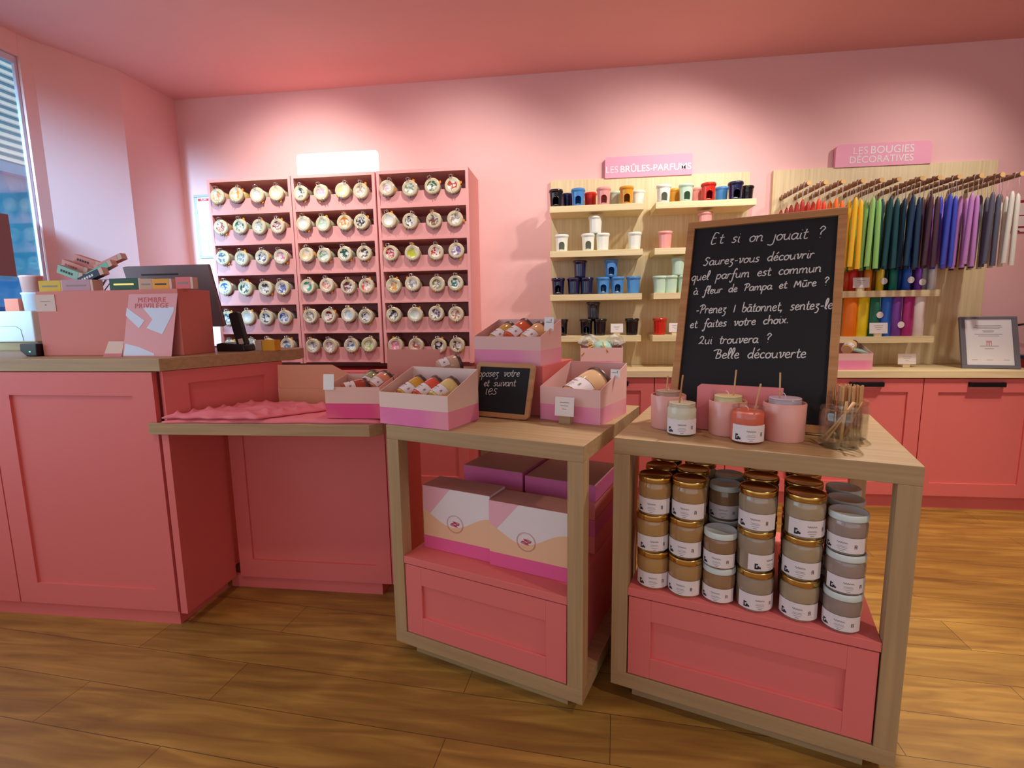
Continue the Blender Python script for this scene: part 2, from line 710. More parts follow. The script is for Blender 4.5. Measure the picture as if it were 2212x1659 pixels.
# cabinet foot under the scent jar shelves
t = thing('base_cabinet', 'pink base cabinet standing under the shelves of scent jars', 'cabinet', (-1.65, 3.65, 0))
MB().box(-2.66, YC + 0.024, 0.06, -0.70, 3.845, 0.90).build('body', 'cab_pink', t, world=True)
MB().box(-2.66, 3.492, 0, -0.78, 3.80, 0.06).build('plinth', 'cab_pink', t, world=True)
for k in range(4):
    x0 = -2.66 + k * 0.475
    shaker(MB(), x0 + 0.003, x0 + 0.472, 0.062, 0.90, YC, fr=0.07).build('door', 'cab_pink', t, world=True)

# ================================================================== SCENT JAR SHELVES
UF = 3.52
rows = [2.262, 2.047, 1.831, 1.615, 1.3975, 1.1865, 0.9745]
bays = [(-2.645, -2.005), (-2.000, -1.385), (-1.372, -0.725)]
BAYN = ['left', 'middle', 'right']
JR = 0.0545
unit_lab = ['left bay of the pink wall shelves full of clip-top jars, beside the framed plan',
            'middle bay of the pink wall shelves full of clip-top jars, under the blank white sign',
            'right bay of the pink wall shelves full of clip-top jars, nearest the burners']
jar_x = []
for bi, (x0, x1) in enumerate(bays):
    t = thing('jar_shelf', unit_lab[bi], 'shelf unit', ((x0 + x1) / 2, 3.87, 0.955), group='pink bays of jar shelves')
    s_ = 0.020
    MB().box(x0, UF, 0.955, x0 + s_, YW - 0.002, 2.283).build('side_panel', 'unit_pink', t, world=True)
    MB().box(x1 - s_, UF, 0.955, x1, YW - 0.002, 2.283).build('side_panel', 'unit_pink', t, world=True)
    MB().box(x0 + s_, UF, 2.262, x1 - s_, YW - 0.002, 2.283).build('top_panel', 'unit_pink', t, world=True)
    MB().box(x0 + s_, YW - 0.014, 0.955, x1 - s_, YW - 0.003, 2.262).build('back_panel', 'unit_pink', t, world=True)
    xs = [x0 + s_ + (x1 - x0 - 2 * s_) * f for f in (0.115, 0.365, 0.63, 0.865)]
    jar_x.append(xs)
    for r in range(6):
        z1 = rows[r + 1]
        MB().box(x0 + s_, UF, z1 - 0.012, x1 - s_, YW - 0.015, z1 + 0.004).build('shelf_board', 'unit_pink', t, world=True)
        # notched front board the jars lie in
        hgt = 0.098
        pts = [(x0 + s_, z1 + 0.004), (x1 - s_, z1 + 0.004), (x1 - s_, z1 + hgt)]
        zc = z1 + 0.110
        for xc in reversed(xs):
            rr = JR - 0.004
            a_ = math.asin((zc - (z1 + hgt)) / rr)
            for k in range(13):
                a = -a_ + (-(pi - 2 * a_)) * k / 12
                pts.append((xc + rr * cos(a), zc + rr * sin(a)))
        pts.append((x0 + s_, z1 + hgt))
        mxx = Matrix(((1, 0, 0, 0), (0, 0, 1, 0), (0, 1, 0, 0), (0, 0, 0, 1)))
        b = MB()
        b.prism(pts, UF + 0.004, UF + 0.020, 0, mxx)
        # inclined rest behind the board
        b.box(x0 + s_, UF + 0.021, z1 + 0.030, x1 - s_, UF + 0.24, z1 + 0.036)
        o = b.build('notched_board', 'unit_pink', t, world=True)
        bm = bmesh.new()
        bm.from_mesh(o.data)
        bmesh.ops.recalc_face_normals(bm, faces=bm.faces)
        bm.to_mesh(o.data)
        bm.free()

# the clip-top jar: its axis is local z, lid at +z; laid down afterwards
def jar_proto():
    t = thing('scent_jar', '-', 'jar')
    R_ = 0.046
    prof = [(0.0, 0.0), (R_ - 0.004, 0.0), (R_, 0.006), (R_, 0.095), (R_ - 0.006, 0.104), (R_ - 0.006, 0.112)]
    body = MB().lathe(prof, 20).build('glass_body', 'glass', t)
    cont = MB().lathe([(0, 0.004), (R_ - 0.003, 0.004), (R_ - 0.003, 0.088), (0, 0.090)], 16).build('wax_pieces', 'wax', t)
    lid = MB().lathe([(JR - 0.002, 0.114), (JR, 0.118), (JR, 0.128), (JR - 0.004, 0.133), (JR - 0.012, 0.134), (JR - 0.0165, 0.1315), (JR - 0.020, 0.1325)], 24).build('lid_rim', 'glasslid', t)
    pic = MB().lathe([(JR - 0.020, 0.1325), (JR - 0.0205, 0.1318), (0.0, 0.1322)], 24).build('picture_disc', 'picture', t)
    gas = MB()
    gas.lathe([(R_ - 0.005, 0.1125), (JR - 0.003, 0.1125), (JR - 0.003, 0.1145), (R_ - 0.005, 0.1145)], 20)
    gas.add([(-0.012, JR - 0.006, 0.112), (0.012, JR - 0.006, 0.112), (0.006, JR + 0.012, 0.118), (-0.006, JR + 0.012, 0.118),
             (-0.012, JR - 0.006, 0.115), (0.012, JR - 0.006, 0.115), (0.006, JR + 0.012, 0.121), (-0.006, JR + 0.012, 0.121)],
            [(0, 3, 2, 1), (4, 5, 6, 7), (0, 1, 5, 4), (1, 2, 6, 5), (2, 3, 7, 6), (3, 0, 4, 7)])
    gas = gas.build('rubber_seal', 'orange_rubber', t)
    c = MB()
    ring = [(JR * cos(a), JR * sin(a), 0.112) for a in [2 * pi * i / 16 for i in range(16)]]
    c.tube(ring, 0.0016, 5, closed=True)
    # bail loop over the lid at the top, hinge wire below
    c.tube([(-0.013, JR - 0.002, 0.112), (-0.014, JR + 0.010, 0.126), (-0.010, JR + 0.012, 0.140), (0.010, JR + 0.012, 0.140), (0.014, JR + 0.010, 0.126), (0.013, JR - 0.002, 0.112)], 0.0022, 5)
    c.tube([(-0.010, JR + 0.012, 0.140), (-0.008, JR - 0.008, 0.140), (0.008, JR - 0.008, 0.140), (0.010, JR + 0.012, 0.140)], 0.0017, 5)
    for sx in (-1, 1):
        c.tube([(sx * 0.010, -JR + 0.002, 0.112), (sx * 0.011, -JR - 0.008, 0.122), (sx * 0.009, -JR - 0.005, 0.136), (sx * 0.007, -JR + 0.012, 0.137)], 0.0017, 5)
    c = c.build('wire_clasp', 'steel', t)
    return kids(t, body, cont, lid, pic, gas, c)


m = mat('glasslid', (212, 196, 158), 0.10, coat=1.0)
jcols = [
    # row by row, left bay 4, middle bay 4, right bay 4
    [('peach', 'yellow-orange', 'pale mint', 'cream'), ('dark green', 'pink', 'pale yellow', 'beige'), ('dusty pink', 'grey-green', 'leaf green', 'brick red')],
    [('rust', 'deep green', 'sea green', 'dark red'), ('white', 'pale green', 'orange', 'black'), ('white', 'charcoal', 'brown', 'taupe')],
    [('slate grey', 'grey', 'navy', 'candy pink'), ('sand', 'mid green', 'bottle green', 'dark brown'), ('crimson', 'lemon and green', 'red', 'violet')],
    [('denim blue', 'dark green', 'dark brown', 'royal blue'), ('sea green', 'salmon', 'maroon', 'coral'), ('ochre', 'grey', 'khaki', 'teal')],
    [('slate grey', 'white', 'blue-black', 'bright blue'), ('taupe', 'dark red', 'pale blue', 'navy'), ('charcoal', 'pale mint', 'purple', 'terracotta')],
    [('violet', 'slate grey', 'slate grey', 'steel blue'), ('grey', 'dusty pink', 'denim blue', 'lime'), ('candy pink', 'brick red', 'black', 'brown')]]
CN = {'peach': (236, 160, 96), 'yellow-orange': (246, 180, 20), 'pale mint': (190, 222, 206), 'cream': (226, 212, 170), 'dark green': (50, 84, 60), 'pink': (232, 176, 190),
      'pale yellow': (238, 226, 150), 'beige': (190, 160, 130), 'dusty pink': (206, 160, 160), 'grey-green': (130, 150, 120), 'leaf green': (60, 104, 60), 'brick red': (186, 76, 50),
      'rust': (186, 84, 40), 'deep green': (34, 110, 70), 'sea green': (80, 160, 130), 'dark red': (150, 30, 40), 'white': (225, 225, 220), 'pale green': (170, 214, 176), 'orange': (240, 140, 30),
      'black': (30, 26, 30), 'charcoal': (60, 60, 66), 'brown': (120, 76, 50), 'taupe': (150, 134, 116), 'slate grey': (100, 112, 124), 'grey': (140, 140, 136), 'navy': (40, 50, 96),
      'candy pink': (236, 130, 160), 'sand': (226, 196, 136), 'mid green': (90, 160, 110), 'bottle green': (24, 84, 60), 'dark brown': (84, 54, 44), 'crimson': (190, 24, 50),
      'lemon and green': (196, 196, 40), 'red': (200, 34, 24), 'violet': (130, 100, 160), 'denim blue': (80, 120, 170), 'royal blue': (70, 90, 170), 'salmon': (220, 130, 110), 'maroon': (120, 50, 60),
      'coral': (230, 90, 80), 'ochre': (216, 150, 50), 'khaki': (136, 130, 90), 'teal': (30, 110, 100), 'blue-black': (40, 60, 80), 'bright blue': (40, 100, 200), 'pale blue': (170, 200, 210),
      'purple': (100, 70, 100), 'terracotta': (190, 120, 80), 'steel blue': (90, 120, 150), 'lime': (160, 190, 50)}
proto = jar_proto()
first = True
rj = random.Random(3)
for r in range(6):
    for bi in range(3):
        for k in range(4):
            if r == 5 and bi == 0 and k < 1:
                pass
            t = proto if first else dup(proto)
            first = False
            cn = jcols[r][bi][k]
            zc = rows[r + 1] + 0.110
            t.location = (jar_x[bi][k] + rj.uniform(-0.004, 0.004), UF + 0.106, zc)
            # lay the jar down: local +z (lid) looks towards -y and a little up
            lay = RZ(rj.uniform(-0.06, 0.06)) @ RX(rad(90 + rj.uniform(-4, 2))) @ RZ(rj.choice([0, 0, 0.3, -0.35, 0.15]))
            for ch in KIDS.get(t.name, []):
                if ch.name.startswith('rubber'):
                    ch.rotation_euler = (0, 0, rj.choice([0, 0.6, -0.6, 2.6, 3.6, -1.4]))
            t.rotation_euler = lay.to_euler()
            tag(t, 'jar with %s lid picture, %s from left, %s row, %s bay' % (cn, ORD[k], ORD[r], BAYN[bi]), 'jar', 'scent jars on the pink shelves')
            setcol(t, ('picture_disc',), lin(*CN[cn]))
            g = CN[cn]
            setcol(t, ('wax_pieces',), lin(*[int(0.30 * c + 0.70 * d) for c, d in zip(g, (226, 206, 160))]))

# ------------------------------------------------------------------ signs
def rounded(w_, h_, r_, n=5, bottom=True):
    pts = []
    for (cx, cz, a0) in ((w_ / 2 - r_, h_ - r_, 0), (-w_ / 2 + r_, h_ - r_, pi / 2)):
        for i in range(n + 1):
            a = a0 + (pi / 2) * i / n
            pts.append((cx + r_ * cos(a), cz + r_ * sin(a)))
    pts += [(-w_ / 2, 0), (w_ / 2, 0)]
    return pts


mat('sign_pink', (240, 160, 184), 0.6)
mat('sign_white', (255, 250, 246), 0.6, emit=(255, 236, 226), es=1.2)  # emission paints in the spotlight glare; the sign itself is no lamp
XZ = Matrix(((1, 0, 0, 0), (0, 0, 1, 0), (0, 1, 0, 0), (0, 0, 0, 1)))


def sign_line(t, words, xc, zc, width, m):
    """words of different weight set in one line of the given total width"""
    ms = [text_mesh(wd, 0.1, align='LEFT', bold=bo * 1.3) for wd, bo in words]
    ws = [(min(v.co.x for v in me.vertices), max(v.co.x for v in me.vertices)) for me in ms]
    gap = 0.028
    tot = sum(b_ - a_ for a_, b_ in ws) + gap * (len(ws) - 1)
    k = width / tot
    x = xc - width / 2
    for me, (a_, b_) in zip(ms, ws):
        me.transform(T(x - a_ * k, -0.0146, zc) @ FACE @ Matrix.Diagonal((k, k, 1, 1)))
        x += (b_ - a_ + gap) * k
        me.materials.clear()
        me.materials.append(M[m])
        o = bpy.data.objects.new('lettering', me)
        col.objects.link(o)
        o.parent = t


def fixnorm(o):
    bm = bmesh.new()
    bm.from_mesh(o.data)
    bmesh.ops.recalc_face_normals(bm, faces=bm.faces)
    bm.to_mesh(o.data)
    bm.free()
    return o


o = fixnorm(MB().prism(rounded(0.592, 0.14, 0.02), -0.01, 0.01, 0, XZ).build('sign_board', 'sign_white'))
o.location = (-1.655, 3.54, 2.284)
tag(o, 'white sign with painted spotlight glare and rounded corners above the middle jar shelves', 'sign')
t = thing('sign_board', 'pink sign reading LES BRÛLES-PARFUMS above the burner shelves', 'sign', (0.502, 3.855, 2.244))
fixnorm(MB().prism(rounded(0.60, 0.142, 0.012), -0.014, 0.012, 0, XZ).build('board', 'sign_pink', t))
sign_line(t, [('LES', -0.0004), ('BRÛLES-PARFUMS', 0.0007)], 0.0, 0.055, 0.585, 'white')
t = thing('sign_board', 'pink sign reading LES BOUGIES DÉCORATIVES above the hanging candles', 'sign', (2.030, 3.855, 2.244))
fixnorm(MB().prism(rounded(0.592, 0.145, 0.03), -0.014, 0.012, 0, XZ).build('board', 'sign_pink', t))
sign_line(t, [('LES', -0.0004), ('BOUGIES', 0.0008)], 0.0, 0.100, 0.375, 'paper')
sign_line(t, [('DÉCORATIVES', 0.0006)], -0.01, 0.042, 0.395, 'paper')

# ================================================================== BURNER PANEL
YP = 3.85
SF = 3.60
pb = thing('burner_shelving', 'tall pale oak wall panel with two columns of burner shelves', 'wall panel', (0.5, YP, 0.909))
MB().box(-0.185, YP, 0.909, 1.19, YW - 0.001, 2.246).build('back_board', 'panel_oak', pb, world=True)


def shelf(parent, xl, xr, z, yf=SF, th=0.042):
    return MB().box(xl, yf, z - th, xr, YP - 0.0005, z).build('shelf', 'shelf_oak', parent, world=True, bevel=0.0015)


def xz(px, py, y):
    p = ony(px, py, y)
    return p.x, p.z


rowzL = [ony(1187.5, 446, SF).z, ony(1187.5, 543, SF).z, ony(1187.5, 637, SF).z, ony(1209, 726, SF).z]
xl0, xl1 = ony(1187.5, 446, SF).x, ony(1391, 440, SF).x
xr0, xr1 = ony(1418, 436, SF).x, ony(1634.6, 429, SF).x
for z in rowzL:
    shelf(pb, xl0, xl1, z)
    shelf(pb, xr0 - 0.004, xr1, z)


def cup_mesh(open_):
    """flared ceramic burner; faceted upper wall, thick rim; open ones have an arched mouth"""
    n = 48
    prof = [(0.036, 0.0), (0.0383, 0.004)]
    prof += [(0.0388 + 0.058 * (0.008 + 0.005 * i), 0.008 + 0.005 * i) for i in range(15)]
    prof += [(0.0444, 0.090), (0.0447, 0.098), (0.049, 0.101), (0.050, 0.109), (0.048, 0.117), (0.044, 0.117), (0.041, 0.108), (0.022, 0.104), (0.0, 0.103)]
    b = MB()
    vs, fs = [], []
    for j, (r, z) in enumerate(prof):
        for i in range(n):
            a = 2 * pi * i / n
            rr = r
            if 0.02 < z < 0.095:
                k = ((a + pi / 10) % (2 * pi / 10)) - pi / 10
                rr = r * (1 + 0.5 * (1 / cos(k) - 1.02))
            vs.append((rr * cos(a), rr * sin(a), z))
    for j in range(len(prof) - 1):
        for i in range(n):
            a = 2 * pi * (i + 0.5) / n
            da = (((a - 1.5 * pi + pi) % (2 * pi)) - pi) * 0.041
            zm = (prof[j][1] + prof[j + 1][1]) / 2
            if open_ and 0.010 < zm < 0.068:
                hw = 0.023 if zm < 0.044 else 0.023 * math.sqrt(max(0, 1 - ((zm - 0.044) / 0.024) ** 2))
                if abs(da) < hw:
                    continue
            k = (i + 1) % n
            fs.append((j * n + i, j * n + k, (j + 1) * n + k, (j + 1) * n + i))
    b.add(vs, fs, 0, True)
    b.disc(0.036, 0.0, n, 0, down=True)
    if open_:
        b.disc(0.0375, 0.0075, n, 0)
        b.disc(0.0435, 0.094, n, 0, down=True)
        arch = []
        for k in range(15):
            u = pi * k / 14
            arch.append((0.023 * cos(u), 0.044 + 0.024 * sin(u)))
        arch += [(-0.023, 0.030), (-0.023, 0.012), (-0.012, 0.0105), (0.012, 0.0105), (0.023, 0.012), (0.023, 0.030)]
        pts = []
        for ax, az in arch:
            rr = 0.0388 + 0.058 * az - 0.0004
            an = 1.5 * pi + ax / 0.041
            pts.append((rr * cos(an), rr * sin(an), az))
        b.tube(pts, 0.0026, 6, closed=True)
        # tea light inside
        b.lathe([(0.0, 0.020), (0.017, 0.020), (0.017, 0.008)], 16, 1)
    return b


CUPM = {True: cup_mesh(True).mesh('burner', ['ceramic', 'tea_light']), False: cup_mesh(False).mesh('burner', ['ceramic', 'tea_light'])}
CC = {'black': (16, 16, 20), 'navy blue': (20, 24, 62), 'sky blue': (72, 140, 204), 'red': (204, 40, 22), 'pink': (240, 160, 152), 'mint': (196, 222, 196), 'mustard': (214, 150, 40), 'white': (238, 240, 226),
      'dark grey': (40, 46, 52)}


def cup(x, y, z, color, open_, label, s=1.0, rz=0.0):
    o = bpy.data.objects.new('oil_burner', CUPM[open_])
    col.objects.link(o)
    o.location = (x, y, z)
    o.scale = (s, s, s)
    o.rotation_euler = (0, 0, rz)
    o.color = lin(*CC[color])
    tag(o, label, 'oil burner', 'ceramic oil burners on the panel shelves')
    return o


def zx(zpx):      # x in the burner close-up to picture px
    return 1160 + zpx * 0.2894


# top shelf, alternately a big one with a mouth in front and a plain one behind
top = [(142, 'black', 1), (225, 'navy blue', 0), (307, 'sky blue', 1), (398, 'red', 0), (497, 'pink', 1), (582, 'mint', 0), (667, 'mustard', 1), (755, 'white', 0)]
topr = [(942, 'white', 1), (1020, 'mustard', 0), (1110, 'mint', 1), (1192, 'pink', 0), (1275, 'red', 1), (1373, 'sky blue', 0), (1477, 'navy blue', 1), (1560, 'black', 0)]
for side, lst in (('left', top), ('right', topr)):
    for i, (zx_, c, op) in enumerate(lst):
        y = SF + (0.058 if op else 0.165)
        p = ony(zx(zx_), 440, y)
        cup(p.x, y, rowzL[0], c, bool(op), '%s %s burner on the top %s-hand shelf, %s from left' % (c, 'arch-mouthed' if op else 'closed', side, ORD[i]), 1.0 if op else 0.95)
YB = SF + 0.075


def row_cups(rz, side, rown, base, tops):
    z = rowzL[rz]
    for i, (zx_, c, op, nm) in enumerate(base):
        p = ony(zx(zx_), 600, YB)
        cup(p.x, YB, z, c, bool(op), nm)
    for (zx_, c, op, nm) in tops:
        p = ony(zx(zx_), 600, YB)
        cup(p.x, YB, z + 0.1175, c, bool(op), nm)


row_cups(1, 'left', 'second', [(185, 'white', 1, 'white burner with arched mouth alone at the left end of the second shelf'),
                               (380, 'white', 1, 'white burner with arched mouth at the foot of the white stack'),
                               (487, 'white', 0, 'white closed burner on the right at the foot of the white stack'),
                               (722, 'white', 0, 'white closed burner alone at the right end of the second shelf')],
         [(433, 'white', 0, 'white closed burner on top of the white stack')])
row_cups(1, 'right', 'second', [(947, 'pink', 0, 'pink closed burner alone just left of the big chalkboard'),
                                (1180, 'pink', 0, 'pink burner at the foot of the pink stack behind the chalkboard, left one'),
                                (1296, 'pink', 0, 'pink burner at the foot of the pink stack behind the chalkboard, right one')],
         [(1238, 'pink', 0, 'pink burner on top of its stack, peeping above the chalkboard frame')])
row_cups(2, 'left', 'third', [(158, 'navy blue', 1, 'navy burner with arched mouth alone at the left end of the third shelf'),
                              (275, 'navy blue', 0, 'navy closed burner on the left at the foot of the navy stack'),
                              (370, 'navy blue', 0, 'navy closed burner on the right at the foot of the navy stack'),
                              (495, 'sky blue', 1, 'sky blue arch-mouthed burner on the left at the foot of the blue stack'),
                              (600, 'sky blue', 1, 'sky blue arch-mouthed burner on the right at the foot of the blue stack'),
                              (720, 'sky blue', 0, 'sky blue closed burner alone at the right end of the third shelf')],
         [(320, 'navy blue', 0, 'navy closed burner on top of the navy stack'), (552, 'sky blue', 1, 'sky blue arch-mouthed burner on top of the blue stack')])
row_cups(2, 'right', 'third', [(917, 'mint', 0, 'mint closed burner, leftmost beside the big chalkboard'),
                               (1000, 'mint', 0, 'mint closed burner at the foot of the mint stack'),
                               (1100, 'mint', 1, 'mint arch-mouthed burner half hidden by the chalkboard frame')],
         [(1052, 'mint', 0, 'mint closed burner on top of the mint stack')])
row_cups(3, 'left', 'fourth', [(182, 'black', 1, 'black burner with arched mouth at the left end of the lowest shelf'),
                               (370, 'black', 1, 'black arch-mouthed burner at the foot of the black stack'),
                               (473, 'black', 0, 'black closed burner on the right at the foot of the black stack'),
                               (715, 'black', 0, 'black closed burner alone at the right end of the lowest shelf')],
         [(422, 'dark grey', 0, 'dark grey burner on top of the black stack')])
row_cups(3, 'right', 'fourth', [(925, 'red', 0, 'red closed burner on the lowest shelf left of the chalkboard')], [])


# ------------------------------------------------------------------ price cards
def price_card(loc, label, rotz=0.0, w_=0.085, h_=0.062, clip='shelf_oak', lean=0.12, group='small price cards', zup=0.02):
    t = thing('price_card', label, 'price card', loc, rotz, group)
    b = MB()
    b.box(-0.022, -0.004, 0, 0.022, 0.022, zup + 0.012)
    b.build('wood_clip', clip, t, bevel=0.001)
    b = MB()
    mx = T(0, -0.006, zup) @ RX(-lean)
    b.box(-w_ / 2, -0.0008, 0, w_ / 2, 0.0008, h_, 0, mx)
    for i, ww in enumerate((0.5, 0.4, 0.22)):
        b.box(-w_ * ww / 2, -0.0012, h_ * (0.70 - i * 0.17), w_ * ww / 2, -0.0009, h_ * (0.70 - i * 0.17) + 0.0022, 1, mx)
    b.build('card', ['paper', 'grey_ink'], t)
    return t


p = ony(zx(595), 727, SF + 0.03)
price_card((p.x, SF + 0.03, rowzL[3]), 'pale pink price card standing on the lowest left burner shelf')
p = ony(zx(1030), 727, SF + 0.03)
price_card((p.x, SF + 0.03, rowzL[3]), 'pale pink price card beside the red burner')

# ================================================================== CANDLE PANEL
pc = thing('candle_rack', 'tall pale oak wall panel with candle pegs and shelves', 'wall panel', (2.0, YP, 0.909))
MB().box(1.345, YP, 0.909, 2.735, YW - 0.001, 2.248).build('back_board', 'panel_oak', pc, world=True)
zA, zB = ony(1822, 629, SF).z, ony(1817, 727.6, SF).z
for z, px in ((zA, 2031), (zB, 2018)):
    shelf(pc, 1.42, ony(px, 640 if z == zA else 730, SF).x, z)
pegx = [1.404, 1.499, 1.598, 1.709, 1.812, 1.908, 2.034, 2.129, 2.235, 2.351, 2.461, 2.564]
PZ = 2.060
for x in pegx:
    b = MB()
    mx = T(x, 3.85, PZ) @ RX(rad(90))
    b.lathe([(0.0135, 0.0), (0.0135, 0.43)], 12, 0, True, mx)
    b.disc(0.0135, 0.43, 12, 1, mx)
    for k in range(8):      # carved notches on the upper side
        y = 3.82 - k * 0.05
        b.box(x - 0.010, y - 0.007, PZ + 0.009, x + 0.010, y + 0.007, PZ + 0.017, 0)
    b.build('peg', ['peg_wood', 'peg_tip'], pc, world=True)

pegcol = [('dark red', (166, 30, 18)), ('vermilion', (222, 52, 16)), ('orange', (246, 112, 14)), ('yellow', (250, 196, 30)), ('light green', (150, 206, 110)), ('dark green', (14, 78, 84)),
          ('petrol blue', (18, 62, 92)), ('plum', (84, 52, 64)), ('royal blue', (66, 84, 204)), ('lilac', (206, 140, 206)), ('slate grey', (96, 96, 112)), ('ivory', (228, 224, 208))]


def taper_proto():
    t = thing('taper_candle_pair', '-', 'candles')
    cs = []
    for sx, dz, rr, tl in ((-1, 0.0, 0.0142, 0.02), (1, -0.014, 0.0142, -0.015)):
        b = MB()
        mx = T(sx * 0.0165, 0, dz - 0.086) @ RY(tl)
        b.disc(rr, -0.418, 12, 0, mx, True)
        b.lathe([(rr, -0.418), (rr, -0.30), (rr * 0.97, -0.06), (rr * 0.80, -0.022), (rr * 0.4, -0.006), (0, 0)], 12, 0, True, mx)
        cs.append(b.build('candle', 'wax', t))
    wk = MB()
    wk.tube([(-0.0165, 0, -0.086), (-0.0150, 0, -0.03), (-0.0142, 0, 0.0), (-0.009, 0, 0.0125), (0, 0, 0.0150), (0.009, 0, 0.0125), (0.0142, 0, 0.0), (0.0152, 0, -0.04), (0.0165, 0, -0.098)], 0.0011, 5)
    wk = wk.build('wick', 'paper', t)
    return kids(t, *cs, wk)


tp = taper_proto()
first = True
rt = random.Random(11)
PLACE = ['nearest the tip', 'second from the tip', 'middle', 'second from the wall', 'nearest the wall']
for i, x in enumerate(pegx):
    for k in range(5):
        t = tp if first else dup(tp)
        first = False
        t.location = (x + rt.uniform(-0.004, 0.004), 3.455 + k * 0.083, PZ)
        t.rotation_euler = (0, 0, rt.uniform(-0.5, 0.5) * 0.4)
        nm, c = pegcol[i]
        tag(t, '%s taper candle pair, %s peg from left, %s' % (nm, ORD[i], PLACE[k]), 'candles', 'taper candle pairs hanging on the pegs')
        cc = c if not (nm == 'slate grey' and k > 1) else (82, 66, 84)
        f = rt.uniform(0.92, 1.06)
        setcol(t, ('candle',), tuple(min(1, v * f) for v in lin(*cc)[:3]) + (1,))


def pillar(x, y, z, r, h, color, label, dome=False, tagz=None, group='pillar candles on the oak shelves', taglab=None):
    t = thing('pillar_candle', label, 'candle', (x, y, z), 0, group)
    if dome:
        prof = [(0, 0), (r, 0.0), (r, h * 0.92), (r * 0.8, h * 0.98), (0, h)]
    else:
        prof = [(0, 0), (r - 0.002, 0), (r, 0.003), (r, h - 0.004), (r - 0.004, h), (r * 0.5, h - 0.003), (0, h - 0.004)]
    MB().lathe(prof, 24).build('wax_body', 'wax', t, colr=lin(*color))
    MB().tube([(0, 0, h - 0.006), (0.001, 0, h + 0.008), (0.004, 0, h + 0.014)], 0.0013, 5).build('wick', 'paper', t)
    if tagz is not None:
        b = MB()
        b.tube([(0.0, 0, h + 0.004), (r * 0.5, -r * 0.86, h), (r * 0.5, -r * 0.9 - 0.004, tagz + 0.02)], 0.0009, 4)
        mx = T(r * 0.5, -r * 0.9 - 0.006, tagz) @ RX(rad(90))
        b.lathe([(0, 0.0), (0.021, 0), (0.021, 0.0016), (0, 0.0016)], 18, 0, False, mx)
        b.build('round_tag', 'paper', t)
    return t


def zc3(zpx):
    return 1640 + zpx * 0.3316


rowA = [(575, 'orange-red', (214, 70, 20), 0.13, None), (610, 'red', (210, 30, 24), 0.145, None), (657, 'burnt orange', (200, 80, 20), 0.14, None), (702, 'orange', (240, 140, 20), 0.142, None),
        (744, 'brown-yellow', (180, 120, 30), 0.13, None), (782, 'yellow', (236, 206, 40), 0.142, 0.06), (826, 'bottle green', (16, 60, 40), 0.15, None), (868, 'teal green', (20, 130, 110), 0.146, None),
        (912, 'deep blue', (36, 84, 170), 0.14, None), (955, 'blue', (40, 96, 200), 0.15, 0.065), (998, 'purple', (110, 50, 150), 0.15, None), (1030, 'violet', (120, 60, 170), 0.15, 0.05), (1070, 'white', (230, 226, 222), 0.15, None), (1120, 'ivory white', (236, 234, 230), 0.165, None)]
for i, (zx_, nm, c, h, tg) in enumerate(rowA):
    y = SF + 0.045 + (0.05 if i % 2 == 0 else 0.0)
    p = ony(zc3(zx_), 620, y)
    pillar(p.x, y, zA, 0.0225, h, c, '%s slim candle on the upper candle shelf, %s' % (nm, 'at its right end' if i == 13 else 'right of the %s one' % rowA[i - 1][1] if i else 'at its left end behind the chalkboard'), True, tg)
rowB = [(585, 'orange', (240, 120, 10), None), (660, 'yellow', (244, 214, 20), None), (735, 'green', (20, 110, 80), None), (808, 'blue', (36, 106, 206), None), (875, 'purple', (124, 60, 160), None), (950, 'magenta', (180, 40, 120), None), (1022, 'ivory', (236, 220, 210), None)]
for i, (zx_, nm, c, tg) in enumerate(rowB):
    y = SF + 0.06
    p = ony(zc3(zx_), 700, y)
    pillar(p.x, y, zB, 0.0405, 0.262, c, 'tall %s pillar candle on the lower candle shelf' % nm, False, {2: 0.14, 4: 0.075}.get(i))
p = ony(zc3(660), 620, SF + 0.012)
price_card((p.x, SF + 0.010, zA), 'pale pink price card in front of the orange candles, upper shelf', w_=0.10, h_=0.066)
p = ony(zc3(772), 720, SF + 0.012)
price_card((p.x, SF + 0.010, zB), 'pale pink price card in front of the blue and green pillar candles', w_=0.11, h_=0.07)
p = onz(1957, 793, 0.909)
price_card((p.x, p.y, 0.9085), 'pale pink price card standing alone on the worktop', w_=0.11, h_=0.07)


# ================================================================== DISPLAY TABLES
class Frame:
    def __init__(s, ox, oy, deg):
        s.a = rad(deg)
        s.o = Vector((ox, oy, 0))
        s.x = Vector((cos(s.a), sin(s.a), 0))
        s.y = Vector((-sin(s.a), cos(s.a), 0))

    def w(s, x, y, z=0.0):
        return s.o + s.x * x + s.y * y + Vector((0, 0, z))

    def l(s, p):
        q = Vector(p) - s.o
        return Vector((q.dot(s.x), q.dot(s.y), p[2]))


FR = Frame(0.121, 1.597, -18.6)
FL = Frame(-0.686, 1.738, -19.75)
TZ = 0.905
SHZ = 0.408


